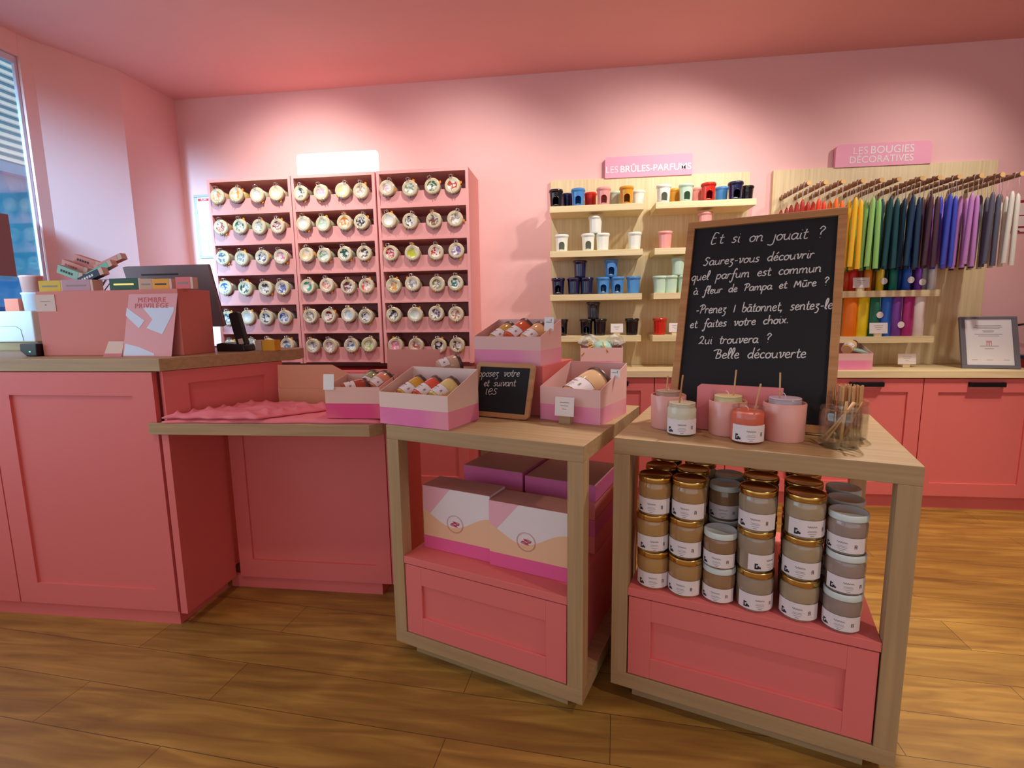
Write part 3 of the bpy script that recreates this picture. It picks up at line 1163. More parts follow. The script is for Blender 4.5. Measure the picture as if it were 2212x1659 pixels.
def display_table(fr, W, D, label):
    t = thing('display_table', label, 'table', fr.w(0, 0), fr.a, 'oak display tables with pink drawers')
    lg = 0.052
    MB().box(0, 0, TZ - 0.052, W, D, TZ).build('tabletop', 'oak', t, bevel=0.0015)
    for x in (0, W - lg):
        for y in (0, D - lg):
            MB().box(x, y, 0.100, x + lg, y + lg, TZ - 0.052).build('leg', 'oak_v', t, bevel=0.001)
    MB().box(0, 0, 0.050, W, D, 0.100).build('base_board', 'oak', t, bevel=0.001)
    MB().box(0.065, 0.040, 0.0, W - 0.065, D - 0.04, 0.050).build('plinth', 'oak', t)
    MB().box(lg + 0.002, 0.030, 0.100, W - lg - 0.002, D - lg, SHZ - 0.028).build('drawer_box', 'cab_pink', t)
    MB().box(lg + 0.001, 0.002, SHZ - 0.027, W - lg - 0.001, D - lg, SHZ).build('shelf_board', 'cab_pink', t, bevel=0.001)
    shaker(MB(), lg + 0.004, W - lg - 0.004, 0.103, SHZ - 0.031, 0.004, 0.024, 0.072).build('drawer_front', 'cab_pink', t, bevel=0.001)
    return t


WR, DR, WL, DL = 0.789, 0.718, 0.755, 0.720
display_table(FR, WR, DR, 'oak display table with stacked candle jars on its shelf, in front of the big chalkboard')
display_table(FL, WL, DL, 'oak display table with gift boxes on its shelf and open pink boxes on top')

# ------------------------------------------------------------------ candle jars
def patch(mb, R_, ac, wd, z0, z1, m, n=None):
    n = n or max(1, int(wd / R_ / 0.12))
    a0, a1 = ac - wd / 2 / R_, ac + wd / 2 / R_
    vs, fs = [], []
    for i in range(n + 1):
        a = a0 + (a1 - a0) * i / n
        vs += [(R_ * cos(a), R_ * sin(a), z0), (R_ * cos(a), R_ * sin(a), z1)]
    for i in range(n):
        fs.append((2 * i, 2 * i + 2, 2 * i + 3, 2 * i + 1))
    mb.add(vs, fs, m, True)


def label_band(R_, z0, z1, dark=True):
    b = MB()
    ac = -pi / 2
    patch(b, R_, ac, R_ * 2.5, z0, z1, 0, 14)
    h = z1 - z0
    e = 0.0004
    if dark:
        for dx, dz, ww, hh in ((-0.041, 0.10, 0.010, 0.10), (-0.0440, 0.12, 0.004, 0.34), (-0.036, 0.14, 0.006, 0.17), (-0.041, 0.36, 0.008, 0.09), (-0.031, 0.13, 0.004, 0.12)):
            patch(b, R_ + e, ac + dx / R_, ww, z0 + h * dz, z0 + h * (dz + hh), 1)
    # emblem at the right: a small letter-like mark
    for dx, dz, ww, hh in ((0.030, 0.34, 0.0018, 0.22), (0.0345, 0.34, 0.0018, 0.22), (0.0322, 0.44, 0.005, 0.03), (0.0322, 0.55, 0.006, 0.03)):
        patch(b, R_ + e, ac + dx / R_, ww, z0 + h * dz, z0 + h * (dz + hh), 2)
    for dz, ww in ((0.20, 0.020), (0.32, 0.026), (0.40, 0.022)):
        patch(b, R_ + e, ac, ww, z0 + h * dz, z0 + h * (dz + 0.025), 3)
    pts = []
    for i in range(26):
        u = i / 25
        a = ac + (u - 0.5) * 0.026 / R_
        zz = z0 + h * (0.64 + 0.06 * sin(u * 30) * (1 - 0.3 * u))
        pts.append(((R_ + e) * cos(a), (R_ + e) * sin(a), zz))
    b.tube(pts, 0.0004, 4, 2)
    patch(b, R_ + e, ac, 0.010, z0 + h * 0.08, z0 + h * 0.105, 1)
    return b


LABM = ['label_paper', 'ink_dark', 'ink', 'grey_ink']
mat('label_paper', (236, 226, 226), 0.6)


def jar_body(mb, R_, H, m=0):
    """faceted lower body, rounded shoulder"""
    seg = 12
    mb.lathe([(0, 0.0), (R_ * 0.90, 0.0), (R_ * 0.965, 0.006), (R_ * 0.985, H * 0.55)], seg, m, False, RZ(pi / 12))
    mb.lathe([(R_ * 0.985, H * 0.55), (R_, H * 0.64), (R_, H * 0.88), (R_ * 0.95, H * 0.94), (R_ * 0.94, H)], 36, m, True)


def closed_jar(R_, H, lidm, lidh=0.017, group=None, dark=True):
    t = thing('candle_jar', '-', 'jar', group=group)
    b = MB()
    jar_body(b, R_, H)
    b = b.build('glass_jar', 'waxglass', t)
    l = MB().lathe([(0, H - 0.001), (R_ * 1.0, H - 0.001), (R_ * 1.01, H + 0.001), (R_ * 1.01, H + lidh - 0.003), (R_ * 0.985, H + lidh), (R_ * 0.90, H + lidh), (R_ * 0.88, H + lidh - 0.0015), (0, H + lidh - 0.0015)], 36).build('lid', lidm, t)
    lb = label_band(R_ * 1.002, H * 0.08, H * 0.53, dark).build('label', LABM, t)
    return kids(t, b, l, lb)


G = 'candle jars stacked on the right table shelf'
gold = closed_jar(0.0515, 0.108, 'gold', group=G)
whit = closed_jar(0.0480, 0.096, 'white_lid', group=G)
TOT = {'g': 0.125, 'w': 0.113}
cols = [0.117, 0.226, 0.322, 0.420, 0.538, 0.650]
rs = random.Random(5)
WAXC = {0: (176, 136, 84), 1: (172, 134, 86), 2: (150, 116, 84), 3: (160, 142, 120), 4: (168, 148, 118), 5: (158, 138, 128)}
LEV = {0: 'bottom', 1: 'middle', 2: 'topmost'}
used = {}
for ci, x in enumerate(cols):
    for ri in range(3):
        kind = 'w' if ci in (2, 5) else 'g'
        n = 2 if (ci == 2 and ri == 0) else 3
        y = 0.064 + ri * 0.108 + rs.uniform(-0.004, 0.004)
        xx = x + (ri * 0.004) + rs.uniform(-0.003, 0.003)
        if ci == 5:
            y -= 0.006
        for lv in range(n):
            src = gold if kind == 'g' else whit
            t = src if kind not in used else dup(src)
            used[kind] = 1
            ox, oy = rs.uniform(-0.003, 0.003), rs.uniform(-0.003, 0.003)
            t.location = FR.w(xx + ox, y + oy, SHZ + 0.0003 + lv * TOT[kind])
            t.rotation_euler = (0, 0, FR.a + rs.uniform(-0.35, 0.35) + (0.9 if (ci == 3 and ri == 0 and lv == 1) else 0))
            nm = 'gold-lidded' if kind == 'g' else 'white-lidded'
            lvn = ('top' if lv == n - 1 else LEV[lv])
            lab = '%s candle jar, %s of its stack, %s column from left, %s row' % (nm, lvn, ORD[ci], ('front', 'second', 'back')[ri])
            tag(t, lab, 'jar', G)
            f = rs.uniform(0.92, 1.05)
            setcol(t, ('glass_jar',), tuple(v * f for v in lin(*WAXC[ci])[:3]) + (1,))

# ------------------------------------------------------------------ on the right table top
mat('pot_pink', (232, 168, 156), 0.35, coat=0.3)
mat('stick_wood', (206, 160, 110), 0.6)
mat('stick_dark', (186, 124, 66), 0.6)
mat('pink_board', (226, 134, 136), 0.7)


def open_candle(loc, R_, H, wax, label, lab=True, fill=0.90, group=None, rotz=0.0):
    """glass candle without a lid: clear rim above coloured wax"""
    t = thing('glass_candle', label, 'candle', loc, rotz, group)
    b = MB()
    b.lathe([(R_ * 0.9, 0.0), (R_ * 0.975, 0.006), (R_ * 0.99, H * 0.55)], 12, 0, False, RZ(pi / 12))
    b.lathe([(R_ * 0.99, H * 0.55), (R_, H * 0.64), (R_, H * 0.84), (R_ * 0.95, H * 0.88), (R_ * 0.95, H * 0.92), (R_ * 0.97, H * 0.94), (R_ * 0.95, H), (R_ * 0.90, H), (R_ * 0.90, H * 0.86)], 36, 0, True)
    b.build('glass_jar', 'glass', t)
    MB().lathe([(0, 0.004), (R_ * 0.88, 0.004), (R_ * 0.965, 0.008), (R_ * 0.965, H * 0.80), (R_ * 0.895, H * 0.87), (R_ * 0.895, H * fill), (R_ * 0.5, H * fill - 0.002), (0, H * fill - 0.001)], 32).build('wax', 'wax', t, colr=lin(*wax))
    MB().tube([(0, 0, H * fill - 0.003), (0.001, 0.0, H * fill + 0.006), (-0.003, 0.0, H * fill + 0.012), (-0.008, 0, H * fill + 0.015)], 0.0012, 5).build('wick', 'paper', t)
    if lab:
        label_band(R_ * 1.004, H * 0.07, H * 0.53).build('label', LABM, t)
    return t


def pot(loc, R_, H, label):
    t = thing('candle_pot', label, 'pot', loc, 0, 'pink pots holding tester candles')
    MB().lathe([(0, 0), (R_ * 0.94, 0), (R_ * 0.97, 0.004), (R_, H - 0.003), (R_ - 0.002, H), (R_ - 0.006, H - 0.002), (R_ * 0.94 - 0.005, 0.008), (0, 0.008)], 40).build('pot_wall', 'pot_pink', t)
    return t


def stick(label, p, q, r_=0.0024, m='stick_wood', group='wooden smelling sticks'):
    o = MB().tube([p, p.lerp(q, 0.5), q], r_, 6).build('wooden_stick', m)
    tag(o, label, 'stick', group)
    return o


def stick_px(label, a, c, ctr, m='stick_wood'):
    n = Vector((sin(0.1), -1, 0))
    p, q = onpl(a[0], a[1], ctr, n), onpl(c[0], c[1], ctr, n)
    d = (p - q).normalized()
    return stick(label, p + d * 0.02, q, 0.0026, m)


def base_center(px, py, R_, z=TZ):
    """centre of a round thing whose nearest base point shows at the pixel"""
    p = onz(px, py, z)
    d = Vector((p.x, p.y, 0)).normalized()
    return p + d * R_


items = []
c = base_center(1442, 930, 0.058)
pot(c, 0.058, 0.114, 'pink pot leftmost on the right table, holding a pinkish candle')
open_candle((c.x, c.y, c.z + 0.0085), 0.046, 0.118, (214, 176, 160), 'pale pink wax tester candle sunk in the leftmost pink pot', False, 1.0)
stick_px('stick standing in the pale pink candle, leftmost of the upright sticks', (1439, 853), (1443, 812), c)
c = base_center(1471, 944, 0.046)
open_candle(c, 0.046, 0.104, (240, 232, 206), 'cream wax candle in a labelled jar, left front of the right table', True, 1.0, rotz=-0.15)
stick_px('brownish stick standing in the cream candle', (1467, 876), (1475, 810), c, 'stick_dark')
c = base_center(1569, 945, 0.057)
pot(c, 0.057, 0.110, 'pink pot in the middle of the right table, holding the yellow candle')
open_candle((c.x, c.y, c.z + 0.0085), 0.046, 0.116, (250, 238, 184), 'pale yellow wax tester candle sunk in the middle pink pot', False, 1.01)
stick_px('stick standing in the pale yellow candle', (1583, 868), (1590.5, 799), c)
c = base_center(1612, 961, 0.046)
open_candle(c, 0.047, 0.110, (240, 112, 84), 'coral orange wax candle in a labelled jar, front of the right table', True, 0.86, rotz=-0.05)
stick_px('pale stick leaning in the coral orange candle', (1629, 893), (1643.5, 829), c)
c = base_center(1690, 958, 0.060)
pot(c, 0.060, 0.116, 'widest pink pot on the right table, holding the lilac candle')
open_candle((c.x, c.y, c.z + 0.0085), 0.050, 0.120, (220, 206, 228), 'lilac wax tester candle sunk in the rightmost pink pot', False, 1.01)
stick_px('thin stick standing in the lilac candle', (1684, 871), (1685.5, 805), c)


def stick_jar(c, R_, H, label):
    t = thing('stick_jar', label, 'jar', c, 0, 'clear jars for smelling sticks')
    b = MB()
    b.lathe([(0, 0.0), (R_ * 0.9, 0.0), (R_ * 0.975, 0.006), (R_ * 0.99, H * 0.55)], 12, 0, False)
    b.lathe([(R_ * 0.99, H * 0.55), (R_, H * 0.64), (R_, H * 0.82), (R_ * 0.94, H * 0.87), (R_ * 0.94, H * 0.90), (R_ * 0.97, H * 0.92), (R_ * 0.95, H), (R_ * 0.90, H), (R_ * 0.90, H * 0.85), (R_ * 0.95, H * 0.80), (R_ * 0.93, 0.012), (0, 0.010)], 36, 0, True)
    b.build('glass_jar', 'glass', t)
    return t


c = base_center(1810, 974, 0.055)
stick_jar(c, 0.054, 0.118, 'clear jar with a few used sticks, front right of the right table')
z0 = TZ + 0.014
for i, (a, bq) in enumerate([((-0.005, -0.02, 0), (0.006, -0.015, 0.135)), ((-0.034, 0.0, 0), (0.038, 0.012, 0.128)), ((-0.040, 0.012, 0.003), (0.026, -0.02, 0.132)), ((0.010, 0.01, 0), (0.058, 0.004, 0.130))]):
    o = MB()
    p, q = c + Vector(a) + Vector((0, 0, 0.016)), c + Vector(bq)
    o.tube([p, p.lerp(q, .5), q], 0.0036 if i < 3 else 0.0022, 6)
    tag(o.build('wooden_stick', 'stick_wood' if i < 3 else 'stick_dark'), ['pale stick standing nearly upright in the clear front jar', 'pale stick leaning right in the clear front jar', 'second pale stick leaning right in the clear front jar', 'thin stick leaning far right over the rim of the clear jar'][i], 'stick', 'used sticks in the clear jar')
c = base_center(1828, 953, 0.055)
stick_jar(c, 0.054, 0.118, 'clear jar packed full of wooden sticks, behind the clear front jar')
sm = MB().box(-0.0026, -0.0011, 0, 0.0026, 0.0011, 0.150).mesh('wooden_stick', 'stick_wood')
rq = random.Random(9)
pts = []
while len(pts) < 44:
    a, r_ = rq.uniform(0, 2 * pi), 0.044 * math.sqrt(rq.random())
    q = Vector((r_ * cos(a), r_ * sin(a), 0))
    if all((q - k).length > 0.0062 for k in pts):
        pts.append(q)
for q in pts:
    o = bpy.data.objects.new('wooden_stick', sm)
    col.objects.link(o)
    o.location = c + q + Vector((0, 0, 0.0115))
    o.rotation_euler = (0, 0, rq.uniform(0, 3))
    tag(o, 'upright wooden stick in the tightly packed glass jar', 'stick', 'bundle of sticks in the full jar')

# ------------------------------------------------------------------ boards
def board_thing(name, label, cat, p, yaw, tilt, group=None):
    ax = Vector((cos(yaw), sin(yaw), 0))
    n = Vector((sin(yaw), -cos(yaw), 0))
    up = Vector((0, 0, cos(tilt))) - n * sin(tilt)
    bk = up.cross(ax)
    R_ = Matrix((ax, bk, up)).transposed()
    t = thing(name, label, cat, p, rot=R_.to_euler(), group=group)
    return t, (Vector(p), ax, bk, up)


def blocal(fr, px, py):
    p, ax, bk, up = fr
    q = onpl(px, py, p, bk) - p
    return q.dot(ax), q.dot(up)


# single-stroke hand lettering; x-height 1, baseline 0
GL = {
    'a': (1.1, [[(.85, .85), (.5, 1), (.12, .7), (.15, .15), (.5, 0), (.82, .4), (.88, .95)], [(.88, .95), (.84, .25), (.98, 0), (1.15, .12)]]),
    'b': (1.0, [[(.15, 2), (.12, .1)], [(.12, .6), (.5, 1), (.85, .6), (.6, .02), (.12, .08)]]),
    'c': (0.9, [[(.8, .85), (.45, 1), (.1, .5), (.4, 0), (.85, .15)]]),
    'd': (1.1, [[(.85, .8), (.5, 1), (.1, .5), (.4, 0), (.85, .35)], [(.92, 2), (.86, .2), (1.05, 0)]]),
    'e': (0.95, [[(.1, .5), (.7, .6), (.7, .9), (.4, 1), (.1, .5), (.4, 0), (.9, .2)]]),
    'f': (0.8, [[(.9, 1.7), (.7, 2), (.45, 1.4), (.3, -.5), (.05, -.9), (-.1, -.6)], [(.1, .9), (.75, .95)]]),
    'h': (1.05, [[(.15, 2), (.1, 0)], [(.12, .55), (.5, 1), (.8, .8), (.82, 0)]]),
    'i': (0.5, [[(.2, 1), (.2, .15), (.45, .02)], [(.22, 1.45), (.24, 1.5)]]),
    'j': (0.5, [[(.3, 1), (.28, -.4), (0, -.8), (-.5, -.7)]]),
    'l': (0.6, [[(.1, .2), (.5, 1.4), (.4, 2), (.18, 1.6), (.2, .2), (.5, 0)]]),
    'm': (1.6, [[(.1, 1), (.12, 0)], [(.12, .6), (.45, 1), (.66, .8), (.68, 0)], [(.68, .6), (1.05, 1), (1.28, .8), (1.32, 0), (1.5, .1)]]),
    'n': (1.1, [[(.1, 1), (.12, 0)], [(.12, .6), (.5, 1), (.8, .8), (.82, .1), (1.05, .05)]]),
    'o': (1.05, [[(.55, 1), (.12, .65), (.25, .05), (.7, .05), (.9, .6), (.55, 1), (.75, .85), (1.1, .9)]]),
    'p': (1.05, [[(.15, 1), (.05, -1)], [(.12, .6), (.5, 1), (.88, .65), (.6, .02), (.15, .1)]]),
    'q': (1.05, [[(.85, .85), (.5, 1), (.1, .5), (.4, 0), (.85, .4)], [(.88, 1), (.82, -1)]]),
    'r': (0.8, [[(.12, 1), (.12, 0)], [(.12, .55), (.4, .98), (.75, .85)]]),
    's': (0.85, [[(.75, .9), (.4, 1), (.2, .7), (.65, .35), (.4, 0), (.05, .1)]]),
    't': (0.7, [[(.35, 1.6), (.28, .2), (.55, 0), (.75, .12)], [(.02, 1.02), (.7, 1.08)]]),
    'u': (1.1, [[(.12, 1), (.15, .25), (.45, 0), (.8, .35), (.85, 1)], [(.85, 1), (.85, .15), (1.05, .02)]]),
    'v': (1.0, [[(.05, .9), (.3, 1), (.4, .02), (.8, .6), (.75, 1), (1.05, .9)]]),
    'x': (0.95, [[(.1, 1), (.8, 0)], [(.8, 1), (.1, 0)]]),
    'z': (0.95, [[(.1, .95), (.75, 1), (.25, .5), (.7, .1), (.55, -.55), (.15, -.65)]]),
    'E': (1.4, [[(1.05, 1.85), (.4, 1.9), (.25, 0), (1.0, .05)], [(.3, 1), (.85, 1.05)]]),
    'S': (1.2, [[(1.1, 1.5), (.6, 1.75), (.3, 1.3), (.85, .7), (.55, 0), (.05, .15)]]),
    'P': (1.2, [[(.5, 1.7), (.25, 0)], [(-.1, 1.5), (.6, 1.85), (1.1, 1.4), (.7, .85), (.35, .9)]]),
    'B': (1.3, [[(.5, 1.7), (.3, 0)], [(-.35, 1.5), (.3, 1.75), (.95, 1.6), (.85, 1.0), (.45, .95), (1.05, .75), (.95, .1), (.3, 0)]]),
    'Q': (1.3, [[(.2, 1.3), (.6, 1.75), (.95, 1.3), (.6, .5), (.15, .05), (.6, .25), (1.15, 0)]]),
    'M': (1.6, [[(.1, 0), (.35, 1.5), (.75, .5), (1.15, 1.5), (1.35, 0)]]),
    '1': (0.5, [[(.25, 1.5), (.22, 0)]]),
    '?': (0.9, [[(.1, 1.45), (.4, 1.9), (.8, 1.55), (.4, .95), (.4, .5)], [(.4, .05), (.42, .0)]]),
    '-': (0.8, [[(.1, .55), (.65, .6)]]),
    ',': (0.5, [[(.25, .15), (.1, -.4)]]),
    '.': (0.5, [[(.12, .05), (.18, .12), (.22, .05), (.14, .02)]]),
    "'": (0.4, [[(.2, 1.9), (.15, 1.5)]]),
    ' ': (1.35, []),
}
ACC = {'é': ('e', [[(.4, 1.35), (.75, 1.75)]]), 'à': ('a', [[(.3, 1.75), (.6, 1.35)]]), 'â': ('a', [[(.2, 1.4), (.85, 1.42)]]), 'û': ('u', [[(.15, 1.45), (.9, 1.47)]]), 'î': ('i', [])}
for k, (b_, ex) in ACC.items():
    GL[k] = (GL[b_][0], GL[b_][1] + ex)


def smooth(pts, n=5):
    P = [Vector((x, y)) for x, y in pts]
    if len(P) < 3:
        return P
    out = []
    for i in range(len(P) - 1):
        a, b_, c_, d = P[max(i - 1, 0)], P[i], P[i + 1], P[min(i + 2, len(P) - 1)]
        for k in range(n):
            t_ = k / n
            out.append(0.5 * ((2 * b_) + (c_ - a) * t_ + (2 * a - 5 * b_ + 4 * c_ - d) * t_ ** 2 + (3 * b_ - a - 3 * c_ + d) * t_ ** 3))
    out.append(P[-1])
    return out


def hand(mb, s, x0, z0, x1, z1, yy=-0.0008, r_=0.0019, m=0, sq=1.0, slant=0.16):
    adv = sum(GL[ch][0] for ch in s)
    L = hypot(x1 - x0, z1 - z0)
    sc_ = L / adv
    a = atan2(z1 - z0, x1 - x0)
    cx = 0.0
    for ch in s:
        for st in GL[ch][1]:
            pp = []
            for q in smooth(st):
                lx, lz = (cx + q.x + slant * q.y) * sc_, q.y * sc_ * sq
                pp.append((x0 + lx * cos(a) - lz * sin(a), yy, z0 + lx * sin(a) + lz * cos(a)))
            mb.tube(pp, r_, 5, m)
        cx += GL[ch][0]
    return mb


bt, bf = board_thing('chalkboard', 'tall wood-framed chalkboard with white French handwriting on the right table', 'chalkboard', (0.330, 1.855, 0.911), rad(-23.99), rad(18.17))
BW, BH, fw = 0.509, 0.758, 0.026
MB().box(fw - 0.004, 0.004, fw - 0.004, BW - fw + 0.004, 0.012, BH - fw + 0.004).build('slate', 'slate', bt)
b = MB()
for (x0, z0, x1, z1) in ((0, 0, BW, fw), (0, BH - fw, BW, BH), (0, fw, fw, BH - fw), (BW - fw, fw, BW, BH - fw)):
    b.box(x0, -0.006, z0, x1, 0.016, z1)
b.build('frame', 'frame_wood', bt, bevel=0.002)
b = MB()
Lg = 0.62
for x in (0.06, BW - 0.06):
    hinge = Vector((x, 0.018, Lg))
    foot_w = None
    # rear leg goes down to the table: board z = Lg at tilt; foot in local coords
    tl = rad(18.17)
    drop = Lg * cos(tl)
    back = 0.10
    dy, dz = back, -drop
    fy = 0.018 + dy * cos(tl) - dz * sin(tl) * -1 * -1
    # world (back, up) -> local (y, z)
    ly = back * cos(tl) + (-drop) * sin(tl) * -1
    lz = -back * sin(tl) + (-drop) * cos(tl)
    ly = back * cos(tl) + drop * sin(tl)
    lz = back * sin(tl) - drop * cos(tl)
    b.tube([hinge, hinge + Vector((0, ly, lz + 0.012))], 0.008, 6)
b.build('rear_leg', 'frame_wood', bt)
b = MB()
for s, a, c_, k in (('Et si on jouait ?', (1533, 526), (1779, 512), 1.0), ('Saurez-vous découvrir', (1518, 573), (1758, 556), 1.0), ('quel parfum est commun', (1492, 606), (1774, 586), 1.0),
                    ('à fleur de Pampa et Mûre ?', (1497, 636), (1789, 615), 1.0), ('-Prenez 1 bâtonnet, sentez-le', (1502, 677), (1799, 666), 1.15), ('et faites votre choix.', (1489, 708), (1704, 697), 1.0),
                    ('Qui trouvera ?', (1507, 743), (1664, 739), 1.0), ('Belle découverte', (1542, 774), (1741, 772), 1.0)):
    x0, z0 = blocal(bf, *a)
    x1, z1 = blocal(bf, *c_)
    hand(b, s, x0, z0, x1, z1, 0.0038, 0.0021, 0, k)
b.build('chalk_writing', 'chalk', bt)

sbt, sbf = board_thing('small_slate', 'small wood-framed slate with chalk writing, leaning on the left table', 'chalkboard', (-0.409, 1.912, 0.9085), rad(-19.9), rad(18.3))
W_, H_ = 0.253, 0.212


def rrect(w_, h_, r_, n=5):
    pts = []
    for cx, cz, a0 in ((w_ - r_, h_ - r_, 0), (r_, h_ - r_, pi / 2), (r_, r_, pi), (w_ - r_, r_, 1.5 * pi)):
        for i in range(n + 1):
            a = a0 + pi / 2 * i / n
            pts.append((cx + r_ * cos(a), cz + r_ * sin(a)))
    return pts


out = rrect(W_, H_, 0.018)
fw = 0.018
inn = [(fw + (W_ - 2 * fw) * (x / W_), fw + (H_ - 2 * fw) * (z / H_)) for x, z in rrect(W_, H_, 0.002)]
b = MB()
n = len(out)
vs = [(x, -0.005, z) for x, z in out] + [(x, -0.005, z) for x, z in inn] + [(x, 0.008, z) for x, z in out] + [(x, 0.008, z) for x, z in inn]
fs = []
for i in range(n):
    j = (i + 1) % n
    fs += [(i, j, n + j, n + i), (2 * n + j, 2 * n + i, 3 * n + i, 3 * n + j), (i, 2 * n + i, 2 * n + j, j), (n + i, n + j, 3 * n + j, 3 * n + i)]
b.add(vs, fs)
fixnorm(b.build('frame', 'frame_wood', sbt))
MB().box(fw - 0.002, 0.001, fw - 0.002, W_ - fw + 0.002, 0.006, H_ - fw + 0.002).build('slate', 'slate', sbt)
b = MB()
for s, a, c_ in (('pposez votre', (1033, 813), (1122, 813)), ('et suivant', (1044, 834), (1113, 834)), ('ies', (1047, 852), (1073, 852))):
    x0, z0 = blocal(sbf, *a)
    x1, z1 = blocal(sbf, *c_)
    hand(b, s, x0, z0, x1, z1, 0.0006, 0.0013, 0, 1.0)
b.build('chalk_writing', 'chalk', sbt)

ct, cf = board_thing('pink_panel', 'plain pink card panel standing behind the tester candles, before the chalkboard', 'panel', (0.403, 1.742, 0.9055), rad(-18.3), rad(5))
fixnorm(MB().prism([(0, 0), (0.256, 0), (0.256, 0.150), (0.012, 0.152), (0, 0.142)], -0.006, 0.006, 0, XZ).build('card', 'pink_board', ct, bevel=0.001))

# ================================================================== GIFT BOXES on the left table shelf
def gift_mat():
    m = bpy.data.materials.new('gift_print')
    m.use_nodes = True
    nt = m.node_tree
    L = nt.links.new
    b = nt.nodes['Principled BSDF']
    tc = nt.nodes.new('ShaderNodeTexCoord')
    sp = nt.nodes.new('ShaderNodeSeparateXYZ')
    L(tc.outputs['Object'], sp.inputs[0])

    def math_(op, a, b_):
        n = nt.nodes.new('ShaderNodeMath')
        n.operation = op
        for i, v in enumerate((a, b_)):
            if v is None:
                continue
            if isinstance(v, (int, float)):
                n.inputs[i].default_value = v
            else:
                L(v, n.inputs[i])
        return n.outputs[0]
    x, z = sp.outputs['X'], sp.outputs['Z']
    wav = math_('MULTIPLY', math_('SINE', math_('MULTIPLY_ADD', x, 21.0), None), 0.022)
    # wave edge of the peach part
    s1 = nt.nodes.new('ShaderNodeMath')
    s1.operation = 'MULTIPLY_ADD'
    L(x, s1.inputs[0])
    s1.inputs[1].default_value = 19.0
    s1.inputs[2].default_value = 2.2
    sn = math_('SINE', s1.outputs[0], None)
    edge = math_('ADD', math_('MULTIPLY', sn, 0.030), 0.132)
    peach = math_('LESS_THAN', z, edge)
    mag = math_('LESS_THAN', z, 0.052)
    ul = math_('GREATER_THAN', math_('SUBTRACT', z, math_('MULTIPLY', x, 1.15)), 0.105)

    def mix(f, a, b_):
        n = nt.nodes.new('ShaderNodeMix')
        n.data_type = 'RGBA'
        L(f, n.inputs[0])
        for i, v in ((6, a), (7, b_)):
            if isinstance(v, tuple):
                n.inputs[i].default_value = v
            else:
                L(v, n.inputs[i])
        return n.outputs[2]
    c0 = mix(ul, lin(236, 224, 222), lin(236, 176, 188))
    c1 = mix(peach, c0, lin(238, 192, 152))
    c2 = mix(mag, c1, lin(232, 96, 150))
    L(c2, b.inputs['Base Color'])
    b.inputs['Roughness'].default_value = 0.55
    M['gift_print'] = m


gift_mat()
mat('gift_top', (206, 140, 126), 0.6)
mat('gift_lid', (214, 100, 150), 0.55)
mat('gift_body', (226, 126, 120), 0.6)


def gift_box(fr, x, y, z, w_, d_, h_, label, rotz=0.0):
    t = thing('gift_box', label, 'box', fr.w(x, y, z), fr.a + rotz, 'gift boxes on the left table shelf')
    o = MB().box(0, 0, 0, w_, d_, h_ - 0.001).build('carton', 'gift_print', t, bevel=0.0015)
    MB().box(0.0005, 0.0005, h_ - 0.001, w_ - 0.0005, d_ - 0.0005, h_).build('lid_top', 'gift_top', t)
    b = MB()
    mx = T(w_ * 0.49, -0.0006, h_ * 0.47)
    for r_ in (0.036, 0.033):
        b.tube([(r_ * cos(a), 0, r_ * 0.95 * sin(a)) for a in [2 * pi * i / 24 for i in range(24)]], 0.0004, 4, 0, True, mx)
    for k in range(3):
        r_ = 0.012 - k * 0.003
        b.tube([(0.010 * sin(3 * a + k) + r_ * cos(a), 0, r_ * sin(a) * 0.8) for a in [2 * pi * i / 24 for i in range(24)]], 0.0011, 4, 0, True, mx)
    b.build('emblem', 'magenta_ink', t)
    return t


gift_box(FL, 0.080, 0.095, SHZ + 0.0005, 0.294, 0.118, 0.250, 'cream and pink wave-patterned gift box, left of the front pair under the left table')
gift_box(FL, 0.377, 0.082, SHZ + 0.0005, 0.296, 0.120, 0.242, 'cream and pink wave-patterned gift box, right of the front pair, partly behind the table leg')


def plain_box(fr, x, y, z, w_, d_, h_, label):
    t = thing('gift_box', label, 'box', fr.w(x, y, z), fr.a, 'stacked plain gift boxes at the back')
    MB().box(0.002, 0.002, 0, w_ - 0.002, d_ - 0.002, h_ - 0.065).build('carton', 'gift_body', t)
    MB().box(0, 0, h_ - 0.065, w_, d_, h_ - 0.001).build('lid', 'gift_lid', t, bevel=0.001)
    MB().box(0.0005, 0.0005, h_ - 0.001, w_ - 0.0005, d_ - 0.0005, h_).build('lid_top', 'gift_top', t)
    return t


plain_box(FL, 0.128, 0.315, SHZ + 0.0005, 0.270, 0.300, 0.135, 'magenta-lidded box at the back left, lower of its two, behind the wave-patterned boxes')
plain_box(FL, 0.128, 0.315, SHZ + 0.1365, 0.270, 0.300, 0.138, 'magenta-lidded box at the back left, topmost of its two')
plain_box(FL, 0.408, 0.315, SHZ + 0.0005, 0.285, 0.300, 0.130, 'magenta-lidded box at the back right, lower of its two, beside the open table side')
plain_box(FL, 0.408, 0.315, SHZ + 0.1315, 0.285, 0.300, 0.134, 'magenta-lidded box at the back right, topmost of its two')

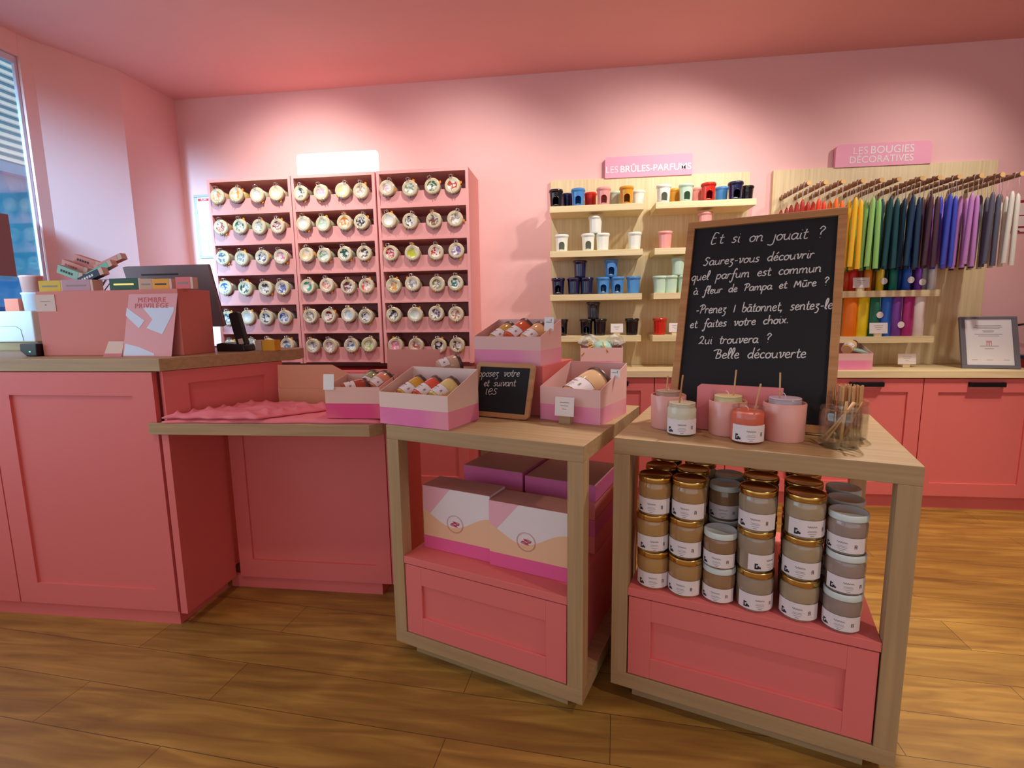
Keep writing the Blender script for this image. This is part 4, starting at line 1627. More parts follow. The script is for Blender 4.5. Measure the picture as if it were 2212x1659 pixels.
# ================================================================== OPEN DISPLAY BOXES
def band_mat(name, top, low, low2, zc):
    m = bpy.data.materials.new(name)
    m.use_nodes = True
    nt = m.node_tree
    L = nt.links.new
    b = nt.nodes['Principled BSDF']
    tc = nt.nodes.new('ShaderNodeTexCoord')
    sp = nt.nodes.new('ShaderNodeSeparateXYZ')
    L(tc.outputs['Object'], sp.inputs[0])
    n = nt.nodes.new('ShaderNodeMath')
    n.operation = 'LESS_THAN'
    L(sp.outputs['Z'], n.inputs[0])
    n.inputs[1].default_value = zc
    no = nt.nodes.new('ShaderNodeTexNoise')
    no.inputs['Scale'].default_value = 4.5
    no.inputs['Detail'].default_value = 0
    L(tc.outputs['Object'], no.inputs['Vector'])
    r = nt.nodes.new('ShaderNodeValToRGB')
    r.color_ramp.elements[0].position = 0.42
    r.color_ramp.elements[0].color = lin(*low)
    r.color_ramp.elements[1].position = 0.58
    r.color_ramp.elements[1].color = lin(*low2)
    L(no.outputs['Fac'], r.inputs[0])
    mx = nt.nodes.new('ShaderNodeMix')
    mx.data_type = 'RGBA'
    L(n.outputs[0], mx.inputs[0])
    mx.inputs[6].default_value = lin(*top)
    L(r.outputs[0], mx.inputs[7])
    L(mx.outputs[2], b.inputs['Base Color'])
    b.inputs['Roughness'].default_value = 0.65
    M[name] = m


band_mat('band_pink', (238, 206, 192), (238, 122, 176), (240, 150, 170), 0.062)
band_mat('band_soft', (234, 188, 180), (238, 140, 176), (236, 166, 176), 0.060)
band_mat('band_coral', (236, 190, 174), (230, 70, 130), (236, 130, 124), 0.058)
mat('shred', (238, 176, 40), 0.7)
mat('cardboard', (226, 160, 124), 0.7)


def open_box(name, label, loc, rotz, w_, d_, hf, hb, m, th=0.0022, group='open pink boxes of candles'):
    t = thing(name, label, 'box', loc, rotz, group)
    b = MB()
    pr = [(0, 0), (d_, 0), (d_, hb), (0, hf)]          # side wall profile (y, z)
    YZ = Matrix(((0, 0, 1, 0), (1, 0, 0, 0), (0, 1, 0, 0), (0, 0, 0, 1)))
    b.prism(pr, 0, th, 0, YZ)
    b.prism(pr, w_ - th, w_, 0, YZ)
    b.box(th, 0, 0, w_ - th, th, hf)
    b.box(th, d_ - th, 0, w_ - th, d_, hb)
    b.box(th, th, 0, w_ - th, d_ - th, th)
    fixnorm(b.build('carton', m, t))
    return t


def shred(label, fn, x0, x1, y0, y1, z, n, seed, size=0.03):
    """crinkled paper strips filling a box"""
    rr = random.Random(seed)
    b = MB()
    for i in range(n):
        x, y = rr.uniform(x0, x1), rr.uniform(y0, y1)
        a, zz = rr.uniform(0, 6.28), z + rr.uniform(0, 0.022)
        pts = []
        for k in range(6):
            u = k / 5 - 0.5
            pts.append(fn(x + cos(a) * u * size, y + sin(a) * u * size, zz + (0.004 if k % 2 else -0.004) + 0.003 * sin(k + i)))
        b.tube(pts, 0.0016, 4)
    o = b.build('paper_shred', 'shred')
    tag(o, label, 'shredded paper', kind='stuff')
    return o


def lying_jar(loc, yaw, pitch, R_, H, wax, label, lidm='dark_lid', group='candle jars lying in the open boxes', labm=True):
    """closed jar; base towards the viewer, lid up and back"""
    t = closed_jar(R_, H, lidm, 0.012, group, dark=False)
    tag(t, label, 'jar', group)
    t.location = loc
    t.rotation_euler = (RZ(yaw) @ RX(-pitch)).to_euler()
    setcol(t, ('glass_jar',), lin(*wax))
    return t


mat('dark_lid', (96, 72, 66), 0.35, metal=0.4)


def box_frame(loc, rotz):
    f = Frame(loc[0], loc[1], math.degrees(rotz))
    return lambda x, y, z=0.0: f.w(x, y, loc[2] + z)


# front box on the left table
loc = FL.w(-0.034, 0.010, TZ + 0.0006)
rz = FL.a + rad(0.2)
open_box('open_box', 'open cream and pink box of three jars, front corner of the left table', loc, rz, 0.300, 0.205, 0.118, 0.190, 'band_pink')
B = box_frame(loc, rz)
shred('yellow paper shred filling the front box', B, 0.02, 0.28, 0.02, 0.10, 0.088, 150, 1)
for i, (x, wax, nm) in enumerate(((0.060, (214, 160, 60), 'amber'), (0.132, (226, 92, 70), 'red-orange'), (0.204, (228, 204, 130), 'pale yellow'))):
    lying_jar(B(x, 0.060, 0.088), rz - 0.45, rad(62), 0.0400, 0.092, wax, '%s candle jar lying in the front open box' % nm)
# big single candle box on the right
loc = FL.w(0.478, 0.310, TZ + 0.0006)
rz = FL.a + rad(-5.5)
open_box('open_box', 'open pale pink box with one large candle, right end of left table', loc, rz, 0.240, 0.262, 0.124, 0.196, 'band_soft')
B = box_frame(loc, rz)
lying_jar(B(0.100, 0.050, 0.066), rz - 0.42, rad(66), 0.062, 0.150, (226, 186, 138), 'large beige candle jar lying alone in its pale pink box')
b = MB()
p = FL.w(0.590, 0.272, TZ)
price_card(p, 'pink price card in front of the box with the large candle', FL.a, 0.072, 0.068, 'oak', 0.10, zup=0.028)
# small price tags clipped on box walls


def clip_tag(label, p, rotz, w_, h_, lean=0.1, marks=True):
    t = thing('price_tag', label, 'price tag', p, rotz, 'white price tags clipped to the boxes')
    b = MB()
    mx = RX(-lean)
    b.box(-w_ / 2, -0.0008, 0, w_ / 2, 0.0008, h_, 0, mx)
    b.build('tag_card', 'white', t)
    if marks:
        b = MB()
        b.box(-w_ * 0.3, -0.0013, h_ * 0.62, w_ * 0.3, -0.0009, h_ * 0.66, 0, mx)
        b.box(w_ * 0.20, -0.0013, h_ * 0.72, w_ * 0.26, -0.0009, h_ * 0.86, 0, mx)
        b.build('tag_writing', 'ink', t)
    return t


clip_tag('white price tag clipped to the right wall of the large candle box', B(0.2385, 0.14, 0.150), rz, 0.036, 0.034)
# raised box
loc = FL.w(0.165, 0.362, TZ + 0.0006)
t = thing('riser', 'plain coral pink block under the raised box, behind the small slate', 'display block', loc, FL.a)
MB().box(0, 0, 0, 0.300, 0.335, 0.192).build('block', 'cab_pink', t, bevel=0.001)
loc = FL.w(0.163, 0.364, TZ + 0.193)
rz = FL.a
open_box('open_box', 'open pale pink box raised highest, on the coral block', loc, rz, 0.294, 0.215, 0.112, 0.176, 'band_soft')
B = box_frame(loc, rz)
for i, (x, wax, nm) in enumerate(((0.058, (206, 160, 80), 'amber'), (0.130, (222, 100, 66), 'coral'), (0.200, (232, 176, 120), 'peach'))):
    lying_jar(B(x, 0.060, 0.080 + (0.012 if i == 1 else 0)), rz - 0.45, rad(60), 0.0405, 0.100, wax, '%s candle jar lying in the raised box' % nm)
clip_tag('white price tag with handwriting, clipped to the right wall of the raised box', B(0.286, 0.10, 0.130), rz, 0.040, 0.055)

# ================================================================== LOW DESK beside the till
DZ = 0.886
desk = thing('desk', 'low pink desk with oak top between the till and the left table', 'desk', (-1.25, 2.0, 0))
b = MB()
b.prism([(-1.690, 1.782), (-0.780, 1.806), (-0.745, 1.85), (-0.520, 2.43), (-1.655, 2.43), (-1.655, 1.7995), (-1.690, 1.7995)], DZ - 0.046, DZ)
b.build('desk_top', 'oak', desk, world=True, bevel=0.0015)
b = MB()
b.box(-1.600, 2.124, 0.062, -0.842, 2.15, DZ - 0.047)
for (x0, x1, z0, z1) in ((-1.600, -1.53, 0.062, DZ - 0.05), (-0.914, -0.844, 0.062, DZ - 0.05), (-1.53, -0.914, 0.062, 0.15), (-1.53, -0.914, DZ - 0.13, DZ - 0.05)):
    b.box(x0, 2.114, z0, x1, 2.124, z1)
b.build('front_panel', 'cab_pink', desk, world=True)
MB().box(-0.838, 2.112, 0.062, -0.78, 2.15, DZ - 0.047).build('side_post', 'cab_pink', desk, world=True)
MB().box(-0.80, 2.15, 0.062, -0.78, 2.42, DZ - 0.047).build('side_panel', 'cab_pink', desk, world=True)
MB().box(-1.66, 2.128, 0, -0.895, 2.147, 0.060).build('plinth', 'cab_pink', desk, world=True)
MB().box(-0.913, 2.147, 0, -0.895, 2.40, 0.060).build('plinth', 'cab_pink', desk, world=True)

# ------------------------------------------------------------------ folded pink cloths on the desk
mat('cloth_pink', (236, 128, 138), 0.9)


def cloth(name, label, corners, z, th, nx, ny, amp, seed):
    """folded cloth as a thick wrinkled sheet between four corners (counter-clockwise)"""
    rr = random.Random(seed)
    ph = [rr.uniform(0, 6) for _ in range(8)]
    a_, b_, c_, d_ = [Vector((*p, 0)) for p in corners]
    vs, fs = [], []
    for top in (0, 1):
        for j in range(ny + 1):
            for i in range(nx + 1):
                u, v = i / nx, j / ny
                p = (a_ * (1 - u) + b_ * u) * (1 - v) + (d_ * (1 - u) + c_ * u) * v
                edge = min(u, 1 - u, v, 1 - v)
                wob = 0.006 * sin(9 * u + ph[0]) + 0.004 * sin(23 * v + ph[1])
                if edge == 0:
                    p = p + Vector((0.004 * sin(30 * v + ph[2]), 0.005 * sin(26 * u + ph[3]), 0))
                hz = z
                if top:
                    e = min(1, edge * 14)
                    k = sin(14 * u - 16 * v + ph[4]) * sin(5 * u + 7 * v + ph[5])
                    k2 = abs(sin(8 * u + 20 * v + 2.5 * sin(6 * u) + ph[6]))
                    hz = z + th * (0.45 + 0.55 * math.sqrt(e)) + amp * e * (0.6 * k + 0.8 * (1 - k2) ** 2)
                vs.append((p.x, p.y, hz))
    n = (nx + 1) * (ny + 1)
    for j in range(ny):
        for i in range(nx):
            q = j * (nx + 1) + i
            fs.append((n + q, n + q + 1, n + q + nx + 2, n + q + nx + 1))
            fs.append((q, q + nx + 1, q + nx + 2, q + 1))
    for i in range(nx):
        fs.append((i, i + 1, n + i + 1, n + i))
        q = ny * (nx + 1) + i
        fs.append((q + 1, q, n + q, n + q + 1))
    for j in range(ny):
        q = j * (nx + 1)
        fs.append((q + nx + 1, q, n + q, n + q + nx + 1))
        q += nx
        fs.append((q, q + nx + 1, n + q + nx + 1, n + q))
    mb = MB()
    mb.add(vs, fs, 0, True)
    o = mb.build(name, 'cloth_pink')
    tag(o, label, 'cloth', 'folded pink cloths on the desk')
    return o


cloth('folded_cloth', 'smooth pink cloth lying flat on the desk, under the rumpled one', [(-1.635, 1.788), (-0.745, 1.832), (-0.640, 2.12), (-1.435, 2.12)], DZ + 0.0005, 0.015, 40, 16, 0.0015, 3)
cloth('folded_cloth', 'rumpled pink cloth on top, with a slanting right edge', [(-1.632, 1.790), (-1.235, 1.800), (-0.985, 2.045), (-1.435, 2.10)], DZ + 0.0185, 0.014, 80, 40, 0.017, 8)

loc = Vector((-0.968, 1.842, DZ + 0.0185))
open_box('open_box', 'open cream and coral box of candles on the pink cloth, behind the front box', loc, 0.0, 0.222, 0.200, 0.122, 0.150, 'band_coral')
B = box_frame(loc, 0.0)
MB().add([], [])
lying_jar(B(0.055, 0.045, 0.095), -0.9, rad(80), 0.036, 0.085, (180, 70, 50), 'dark red candle jar lying at the left in the coral box')
lying_jar(B(0.105, 0.110, 0.095), -0.35, rad(62), 0.036, 0.085, (150, 160, 110), 'greenish candle jar leaning at the back of the coral box')
lying_jar(B(0.150, 0.095, 0.098), -0.5, rad(64), 0.036, 0.085, (226, 150, 120), 'peach candle jar leaning at the right of the coral box')
clip_tag('blank white price tag tilted over the left corner of the coral box', B(0.018, -0.003, 0.112), -0.05, 0.044, 0.060, 0.12, False)

# boxes further back on the desk
def flap_box(label, loc, rotz, w_, d_, h_, fl, chamfer=0.0, m='cardboard'):
    """low carton with its lid flap standing up at the front"""
    t = thing('lidded_carton', label, 'box', loc, rotz, 'plain cartons behind the cloths')
    b = MB()
    b.box(0, 0, 0, w_, d_, h_)
    b.build('carton', m, t, bevel=0.001)
    pr = [(0, 0), (w_, 0), (w_, fl * (1 - chamfer)), (w_ * (1 - chamfer * 0.55), fl), (w_ * 0.015, fl)]
    o = fixnorm(MB().prism(pr, 0.0, 0.006, 0, XZ).build('lid_flap', m, t))
    o.location = (0, 0.002, h_ + 0.0005)
    return t


flap_box('plain peach carton with raised lid flap behind the rumpled cloth', (-1.365, 2.165, DZ + 0.0005), 0.0, 0.37, 0.085, 0.085, 0.108, 0.5)
mat('cardboard_pink', (220, 146, 130), 0.7)
flap_box('plain pink carton with tall square flap behind the coral box', (-0.845, 2.185, DZ + 0.0005), -0.05, 0.25, 0.16, 0.110, 0.15, 0.0, 'cardboard_pink')
t = flap_box('low plain carton between the two raised flaps', (-0.965, 2.20, DZ + 0.0005), 0.0, 0.115, 0.14, 0.155, 0.005, 0.0, 'cardboard_pink')
loc = FL.w(0.005, 0.250, TZ + 0.0006)
open_box('open_box', 'open peach box with yellow paper behind the front box, holding a striped-label jar', loc, FL.a, 0.155, 0.16, 0.140, 0.175, 'cardboard')
B = box_frame(loc, FL.a)
shred('yellow paper shred in the peach box behind the front box', B, 0.02, 0.14, 0.02, 0.13, 0.128, 50, 4)
lying_jar(B(0.050, 0.015, 0.175), FL.a - 0.7, rad(74), 0.038, 0.080, (206, 176, 150), 'jar with handwritten label lying on top of the peach box')

# ================================================================== TILL COUNTER
till = thing('till_counter', 'tall pink till counter with oak top at the left', 'counter', (-2.4, 2.0, 0))
TZ2 = 1.142
sl = [(-3.22, 1.80), (-1.628, 1.80), (-1.340, 2.325), (-1.37, 2.42), (-2.2, 2.62), (-3.22, 2.62)]
MB().prism(sl, TZ2 - 0.050, TZ2).build('counter_top', 'oak', till, world=True, bevel=0.0015)
b = MB()
b.prism([(-3.2, 1.828), (-1.70, 1.828), (-1.70, 2.5), (-3.2, 2.5)], 0.062, DZ)
b.prism([(-3.2, 1.828), (-1.70, 1.828), (-1.475, 2.25), (-2.2, 2.5), (-3.2, 2.5)], DZ + 0.002, TZ2 - 0.051)
b.build('carcass', 'cab_pink', till, world=True)
for x0, x1 in ((-3.18, -2.436), (-2.430, -1.668)):
    shaker(MB(), x0, x1, 0.066, TZ2 - 0.054, 1.802, 0.024, 0.095).build('door', 'cab_pink', till, world=True)
MB().box(-1.652, 1.800, 0.062, -1.622, 2.112, DZ - 0.047).build('end_panel', 'cab_pink', till, world=True)
MB().box(-3.18, 1.818, 0, -1.676, 1.84, 0.061).build('plinth', 'cab_pink', till, world=True)
MB().box(-1.698, 1.84, 0, -1.676, 2.12, 0.061).build('plinth', 'cab_pink', till, world=True)
# splayed upper return above the desk
d_ = Vector((cos(rad(61)), sin(rad(61)), 0))
n_ = Vector((d_.y, -d_.x, 0))
mx = Matrix(((d_.x, -n_.x, 0, -1.630), (d_.y, -n_.y, 0, 1.812), (0, 0, 1, 0), (0, 0, 0, 1)))
b = MB()
b.box(0, 0.010, DZ + 0.002, 0.50, 0.03, TZ2 - 0.052, 0, mx)
b.box(0, 0, DZ + 0.002, 0.09, 0.010, TZ2 - 0.052, 0, mx)
b.box(0.41, 0, DZ + 0.002, 0.50, 0.010, TZ2 - 0.052, 0, mx)
b.box(0.09, 0, 1.034, 0.41, 0.010, TZ2 - 0.052, 0, mx)
b.build('return_panel', 'cab_pink', till, world=True)

# ------------------------------------------------------------------ things on the till counter
def px_box(name, label, cat, m, y, x0p, x1p, yt, yb, depth, group=None, base=None, rotz=0.0, bevel=0.001, parts=None):
    """upright box whose front face (at depth y) shows between those picture columns and rows"""
    p, q = ony(x0p, yb, y), ony(x1p, yb, y)
    zt = ony((x0p + x1p) / 2, yt, y).z
    zb = base if base is not None else p.z
    t = thing(name, label, cat, ((p.x + q.x) / 2, y, zb), rotz, group)
    w_ = (q.x - p.x) / 2
    MB().box(-w_, 0, 0, w_, depth, zt - zb).build('carton', m, t, bevel=bevel)
    return t, w_, zt - zb


mat('kiosk_pink', (222, 134, 124), 0.7)
kt = thing('till_screen_box', 'large plain pink box on the till counter hiding the till', 'box', (-1.985, 1.955, TZ2 + 0.0005))
MB().box(-0.338, 0, 0, 0.338, 0.19, 0.278).build('carton', 'kiosk_pink', kt, bevel=0.002)
KX, KT = -1.985, TZ2 + 0.2790
q = ony(98, 655, 1.953)
o = MB().box(-0.048, -0.002, -0.036, 0.048, -0.0004, 0.036).build('notice_card', 'card_cream')
o.location = (q.x, 1.955, q.z)
tag(o, 'small cream notice card stuck on the left of the pink till box', 'card')
b = MB()
for i, ww in enumerate((0.05, 0.008)):
    b.box(-ww / 2, -0.0026, 0.006 - i * 0.016, ww / 2, -0.0021, 0.0085 - i * 0.013)
b.build('print', 'grey_ink', o)

tea = [('yellow', (226, 190, 40), 85, 132, 606, 0.03), ('lilac', (196, 150, 160), 135, 196, 604, 0.05), ('dark green', (40, 84, 62), 238, 300, 601, 0.035), ('brown-patterned', (206, 170, 140), 303, 330, 602, 0.03), ('orange', (240, 166, 40), 331, 366, 602, 0.03), ('pink', (226, 120, 120), 381, 412, 598, 0.03)]
TM = {}
for nm, c, a, bq, yt, dp in tea:
    mat('carton_' + nm, c, 0.6)
    yb_ = 1.985
    t, w_, h_ = px_box('soap_carton', '%s soap carton standing on the pink till box' % nm, 'carton', 'carton_' + nm, yb_, a, bq, yt, 628, dp, 'soap cartons on the pink box', KT + 0.0005)
    b = MB()
    b.box(-w_ * 0.7, -0.0008, h_ * 0.42, w_ * 0.7, -0.0002, h_ * 0.56)
    b.build('print', 'gold' if nm == 'dark green' else 'ink' if nm == 'orange' else 'grey_ink', t)
    b = MB()
    b.box(w_, 0.001, 0, w_ + 0.012, dp, h_ * 0.98)
    b.build('carton_end', 'card_cream', t)

# wire stand with four slanting cartons
ws = thing('wire_rack', 'thin metal wire rack between the soap cartons', 'rack', (ony(215, 620, 2.06).x, 2.06, KT + 0.0005))
b = MB()
for k in range(3):
    x = -0.03 + k * 0.035
    b.tube([(x - 0.045, 0, 0.002), (x, 0, 0.052), (x + 0.03, 0, 0.052), (x - 0.02, 0, 0.002)], 0.0022, 6)
b.tube([(-0.08, 0.0, 0.002), (0.08, 0.0, 0.002)], 0.0022, 6)
b.tube([(-0.08, 0.05, 0.002), (0.08, 0.05, 0.002)], 0.0022, 6)
b.build('wires', 'steel', ws)


def slant(nm, c, ctr, L_, h_, deg, y, dp=0.03, lab=None, mark=None):
    mat('bar_' + nm.replace(' ', '_'), c, 0.55)
    p = ony(ctr[0], ctr[1], y)
    t = thing('soap_carton', lab, 'carton', p, rot=(0, rad(-deg), 0), group='slanting soap cartons in the wire rack')
    MB().box(-L_ / 2, 0, -h_ / 2, L_ / 2 - 0.02, dp, h_ / 2).build('carton', 'bar_' + nm.replace(' ', '_'), t, bevel=0.001)
    MB().box(L_ / 2 - 0.0195, 0.0005, -h_ / 2, L_ / 2, dp, h_ / 2).build('carton_end', 'card_cream', t)
    b = MB()
    for k in range(5):
        b.box(-L_ * 0.36 + k * 0.013, -0.0008, -0.006, -L_ * 0.36 + k * 0.013 + 0.009, -0.0002, 0.004)
    b.build('print', mark or 'ink', t)
    return t


slant('navy', (24, 34, 70), (195, 596), 0.13, 0.030, 20, 2.00, lab='navy soap carton slanting in the wire rack, lowest', mark='white')
slant('mint', (150, 200, 180), (150, 590), 0.125, 0.036, -20, 2.035, lab='mint soap carton tilted down to the right, at the left of the rack')
slant('sea green', (120, 200, 170), (213, 582), 0.14, 0.026, 24, 2.04, lab='sea green soap carton slanting upwards behind the navy one')
slant('rose', (222, 150, 140), (160, 578), 0.13, 0.036, -20, 2.075, lab='rose soap carton with red lettering tilted down to the right', mark='red_ink')
slant('salmon', (226, 150, 136), (186, 566), 0.13, 0.036, -18, 2.115, lab='plain salmon soap carton at the back of the rack')
slant('blush', (230, 156, 146), (232, 566), 0.15, 0.026, 20, 2.08, lab='blush soap carton slanting upwards, topmost in the rack', mark='pink_ink')

# leaflet and small card leaning against the box
mat('leaflet_pink', (230, 160, 164), 0.45)
lt, lf = board_thing('leaflet', 'pink and white leaflet reading MEMBRE PRIVILÈGE leaning on the till box', 'leaflet', (ony(270, 764, 1.90).x, 1.90, TZ2 + 0.0008), rad(2), rad(9))
LW, LH = 0.218, 0.262
fixnorm(MB().prism([(-0.012, 0), (LW - 0.012, 0), (LW + 0.012, LH), (0.012, LH)], 0, 0.0016, 0, XZ).build('sheet', 'leaflet_pink', lt))
b = MB()
mat('leaflet_white', (214, 222, 244), 0.35)
for poly in ([(0.0, 0.172), (0.004, 0.205), (0.085, 0.150), (0.060, 0.118)], [(0.075, 0.205), (0.215, 0.205), (0.214, 0.185), (0.165, 0.092), (0.095, 0.118), (0.120, 0.155)], [(-0.008, 0.004), (0.0, 0.055), (0.06, 0.04), (0.13, 0.012), (0.13, 0.004)]):
    b.prism(poly, -0.0008, -0.0002, 0, XZ)
fixnorm(b.build('white_print', 'leaflet_white', lt))
text_part('lettering', 'MEMBRE', 0.030, 'pink_ink', lt, T(0.115, -0.001, 0.236) @ FACE, depth=0.0003, spacing=1.2)
text_part('lettering', 'PRIVILÈGE', 0.030, 'pink_ink', lt, T(0.115, -0.001, 0.211) @ FACE, depth=0.0003, spacing=1.15)
st, sf = board_thing('small_card', 'small cream and pink card leaning beside the leaflet', 'card', (ony(222, 764, 1.895).x, 1.895, TZ2 + 0.0008), rad(0), rad(16))
fixnorm(MB().prism([(0, 0), (0.085, 0), (0.088, 0.066), (0.016, 0.066)], 0, 0.0014, 0, XZ).build('card', 'card_cream', st))
MB().box(0.002, -0.0006, 0.001, 0.084, -0.0001, 0.014).build('print', 'pink_ink', st)

# screen seen from behind
mt, mf = board_thing('monitor', 'dark grey flat monitor seen from behind, above the pink till box', 'monitor', (-2.23, 2.40, TZ2 + 0.115), rad(0), rad(-15))
mat('monitor_grey', (140, 128, 132), 0.42, metal=0.25)
mat('monitor_dark', (40, 36, 40), 0.5)
b = MB()
b.prism(rrect(0.46, 0.31, 0.008), -0.012, 0.0, 0, XZ)
fixnorm(b.build('back_shell', 'monitor_grey', mt))
fixnorm(MB().prism(rrect(0.46, 0.31, 0.008), 0.0005, 0.006, 0, XZ).build('screen', 'black', mt))
b = MB()
b.box(0.19, -0.020, -0.09, 0.27, -0.0125, 0.16)
b.build('stand_neck', 'monitor_grey', mt)
b = MB()
p_ = T(0, 0, 0)
b.box(-0.10, -0.09, 0, 0.10, 0.09, 0.006)
o = b.build('stand_foot', 'monitor_grey', mt)
o.matrix_local = wm(mt).inverted() @ T(-2.0, 2.42, TZ2 + 0.0008)
MB().box(0.09, -0.0135, 0.265, 0.29, -0.0121, 0.273).build('slot', 'monitor_dark', mt)

# cordless phone in its cradle
ph = thing('cordless_phone', 'black cordless phone standing in its cradle at the end of the till counter', 'phone', (ony(498, 757, 2.17).x, 2.17, TZ2 + 0.0008))
fixnorm(MB().prism([(-0.070, 0), (0.072, 0), (0.066, 0.030), (0.0, 0.036), (-0.045, 0.040), (-0.070, 0.034)], 0, 0.085, 0, XZ).build('cradle', 'black', ph, bevel=0.004))
hm = T(0.040, 0.03, 0.018) @ RY(rad(-12))
b = MB()
b.prism([(x - 0.026, z) for x, z in rrect(0.052, 0.165, 0.014)], 0, 0.024, 0, XZ)
o = fixnorm(b.build('handset', 'black', ph, bevel=0.003))
o.matrix_local = hm
MB().box(-0.012, -0.0008, 0.014, 0.012, -0.0001, 0.040).build('battery_label', 'card_cream', o)
for nm, c, a, bq, lab in (('greyish', (190, 160, 150), 552, 566, 'small greyish carton beside the phone'), ('mustard', (226, 170, 30), 567, 594, 'small mustard yellow carton at the end of the till counter')):
    mat('tiny_' + nm, c, 0.6)
    px_box('small_carton', lab, 'carton', 'tiny_' + nm, 2.20, a, bq, 735, 758, 0.05, 'small cartons by the phone', TZ2 + 0.0008)

# card reader, printer and pots at the far left
cr = thing('card_reader', 'black card reader with a tiny green light left of the pink till box', 'card reader', (ony(66, 765, 1.93).x, 1.93, TZ2 + 0.0008))
fixnorm(MB().prism([(-0.022, 0), (0.03, 0), (0.034, 0.055), (-0.050, 0.055), (-0.052, 0.024)], 0.0, 0.10, 0, XZ).build('housing', 'black', cr, bevel=0.004))
mat('green_led', (120, 220, 180), 0.4, emit=(140, 255, 200), es=1.0)
MB().box(-0.006, -0.001, 0.018, 0.002, -0.0002, 0.023).build('light', 'green_led', cr)
mat('printer_white', (232, 238, 236), 0.4)
px0, px1 = ony(-40, 735, 2.30), ony(76, 735, 2.30)
pt = thing('printer', 'pale grey-white printer at the far left end of the till counter', 'printer', ((px0.x + px1.x) / 2, 2.30, TZ2 + 0.0008))
w_ = (px1.x - px0.x) / 2
hp = ony(40, 672, 2.30).z - TZ2
MB().box(-w_, 0, 0.045, w_, 0.26, hp).build('housing', 'printer_white', pt, bevel=0.006)
MB().box(-w_ + 0.02, 0.02, 0, w_ - 0.01, 0.24, 0.0445).build('base', 'oak', pt)
b = MB()
b.tube([(-w_ + 0.01, -0.001, 0.125), (0.06, -0.001, 0.125), (0.085, -0.001, 0.110), (0.095, -0.001, 0.05)], 0.0012, 5)
b.build('paper_door_line', 'grey_ink', pt)
ptz = TZ2 + hp + 0.0012


def pot2(px, y, z, R_, H, label, c, wax):
    x = ony(px, 640, y).x
    t = thing('candle_cup', label, 'pot', (x, y, z), 0, 'candle pots on the printer')
    MB().lathe([(0, 0), (R_ * 0.9, 0), (R_, H), (R_ * 1.06, H + 0.002), (R_ * 1.06, H + 0.010), (R_ * 0.96, H + 0.012), (0, H + 0.010)], 28).build('cup', c, t)
    return t


mat('pot_white', (226, 224, 230), 0.4)
pot2(74, 2.40, ptz, 0.050, 0.085, 'white pot with coral label on the printer, lower of the two', 'pot_white', None)
pot2(74, 2.40, ptz + 0.098, 0.050, 0.075, 'rosy pot on the printer, upper of the two', 'pot_pink', None)
mat('coral_box', (224, 116, 90), 0.6)
px_box('small_carton', 'coral carton with white front on the printer', 'carton', 'coral_box', 2.36, 12, 42, 645, 671, 0.06, None, ptz)

# ================================================================== ON THE WORKTOP
WZ = 0.9085
p = onz(1297, 797, WZ)
p.y = 3.50
w_ = 0.285
x0 = ony(1254, 790, 3.50).x
loc = Vector((x0, 3.50, WZ))
open_box('open_box', 'small pale box with a mint egg candle on the worktop, left of the big chalkboard', loc, 0.0, w_, 0.17, 0.150, 0.165, 'band_soft', group='small open boxes on the worktop')
mat('mint_wax', (176, 216, 196), 0.4)
eg = MB()
eg.lathe([(0.06 * sin(a) * (1.0 if a < 1.6 else 0.97), 0.062 - 0.062 * cos(a)) for a in [pi * i / 12 for i in range(13)]], 20)
o = eg.build('egg_candle', 'mint_wax')
o.location = (x0 + 0.150, 3.575, WZ + 0.085)
o.scale = (1.15, 0.9, 0.9)
tag(o, 'mint green egg-shaped candle sticking out of the small box on the worktop', 'candle')
b = MB()
rr = random.Random(2)
for cx, sx in ((0.06, -1), (0.235, 1)):
    vs, fs = [], []
    for i in range(7):
        for j in range(5):
            a = pi * (0.12 + 0.76 * i / 6)
            r_ = 0.02 + 0.018 * j
            vs.append((x0 + cx + r_ * cos(a) * 0.9 + rr.uniform(-.004, .004), 3.57 + rr.uniform(-0.02, 0.02), WZ + 0.148 + r_ * sin(a) + rr.uniform(-.004, .004)))
    for i in range(6):
        for j in range(4):
            q = i * 5 + j
            fs.append((q, q + 5, q + 6, q + 1))
    b.add(vs, fs)
o = b.build('cellophane_wrap', 'cellophane_white')
tag(o, 'clear crumpled cellophane around the mint egg candle', 'cellophane')
b = MB()
b.tube([(x0 + 0.05, 3.52, WZ + 0.158), (x0 + 0.06, 3.55, WZ + 0.185), (x0 + 0.09, 3.53, WZ + 0.165), (x0 + 0.05, 3.515, WZ + 0.145), (x0 + 0.01, 3.497, WZ + 0.10)], 0.005, 6)
b.tube([(x0 + 0.150, 3.515, WZ + 0.19), (x0 + 0.158, 3.515, WZ + 0.16), (x0 + 0.185, 3.497, WZ + 0.125)], 0.005, 6)
tag(b.build('ribbon', 'shred'), 'thin yellow ribbon on the small box with the mint egg', 'ribbon')

xa = ony(1800, 797, 3.50).x
xb_ = ony(1884, 797, 3.50).x
loc = Vector((xa, 3.50, WZ))
open_box('open_box', 'small pale pink box with a candle jar on the worktop, right of the big chalkboard', loc, 0.0, xb_ - xa, 0.17, 0.105, 0.165, 'band_soft', group='small open boxes on the worktop')
lying_jar((xa + 0.10, 3.56, WZ + 0.125), -0.8, rad(70), 0.036, 0.085, (230, 190, 130), 'candle jar lying in the small box right of the big chalkboard')
o = MB().box(0, 0, 0, 0.10, 0.10, 0.01).build('mint_card', 'mint_wax')
o.location = (xa + 0.135, 3.545, WZ + 0.118)
o.rotation_euler = (rad(12), rad(14), 0)
tag(o, 'flat mint packet lying in the box right of the big chalkboard', 'packet')

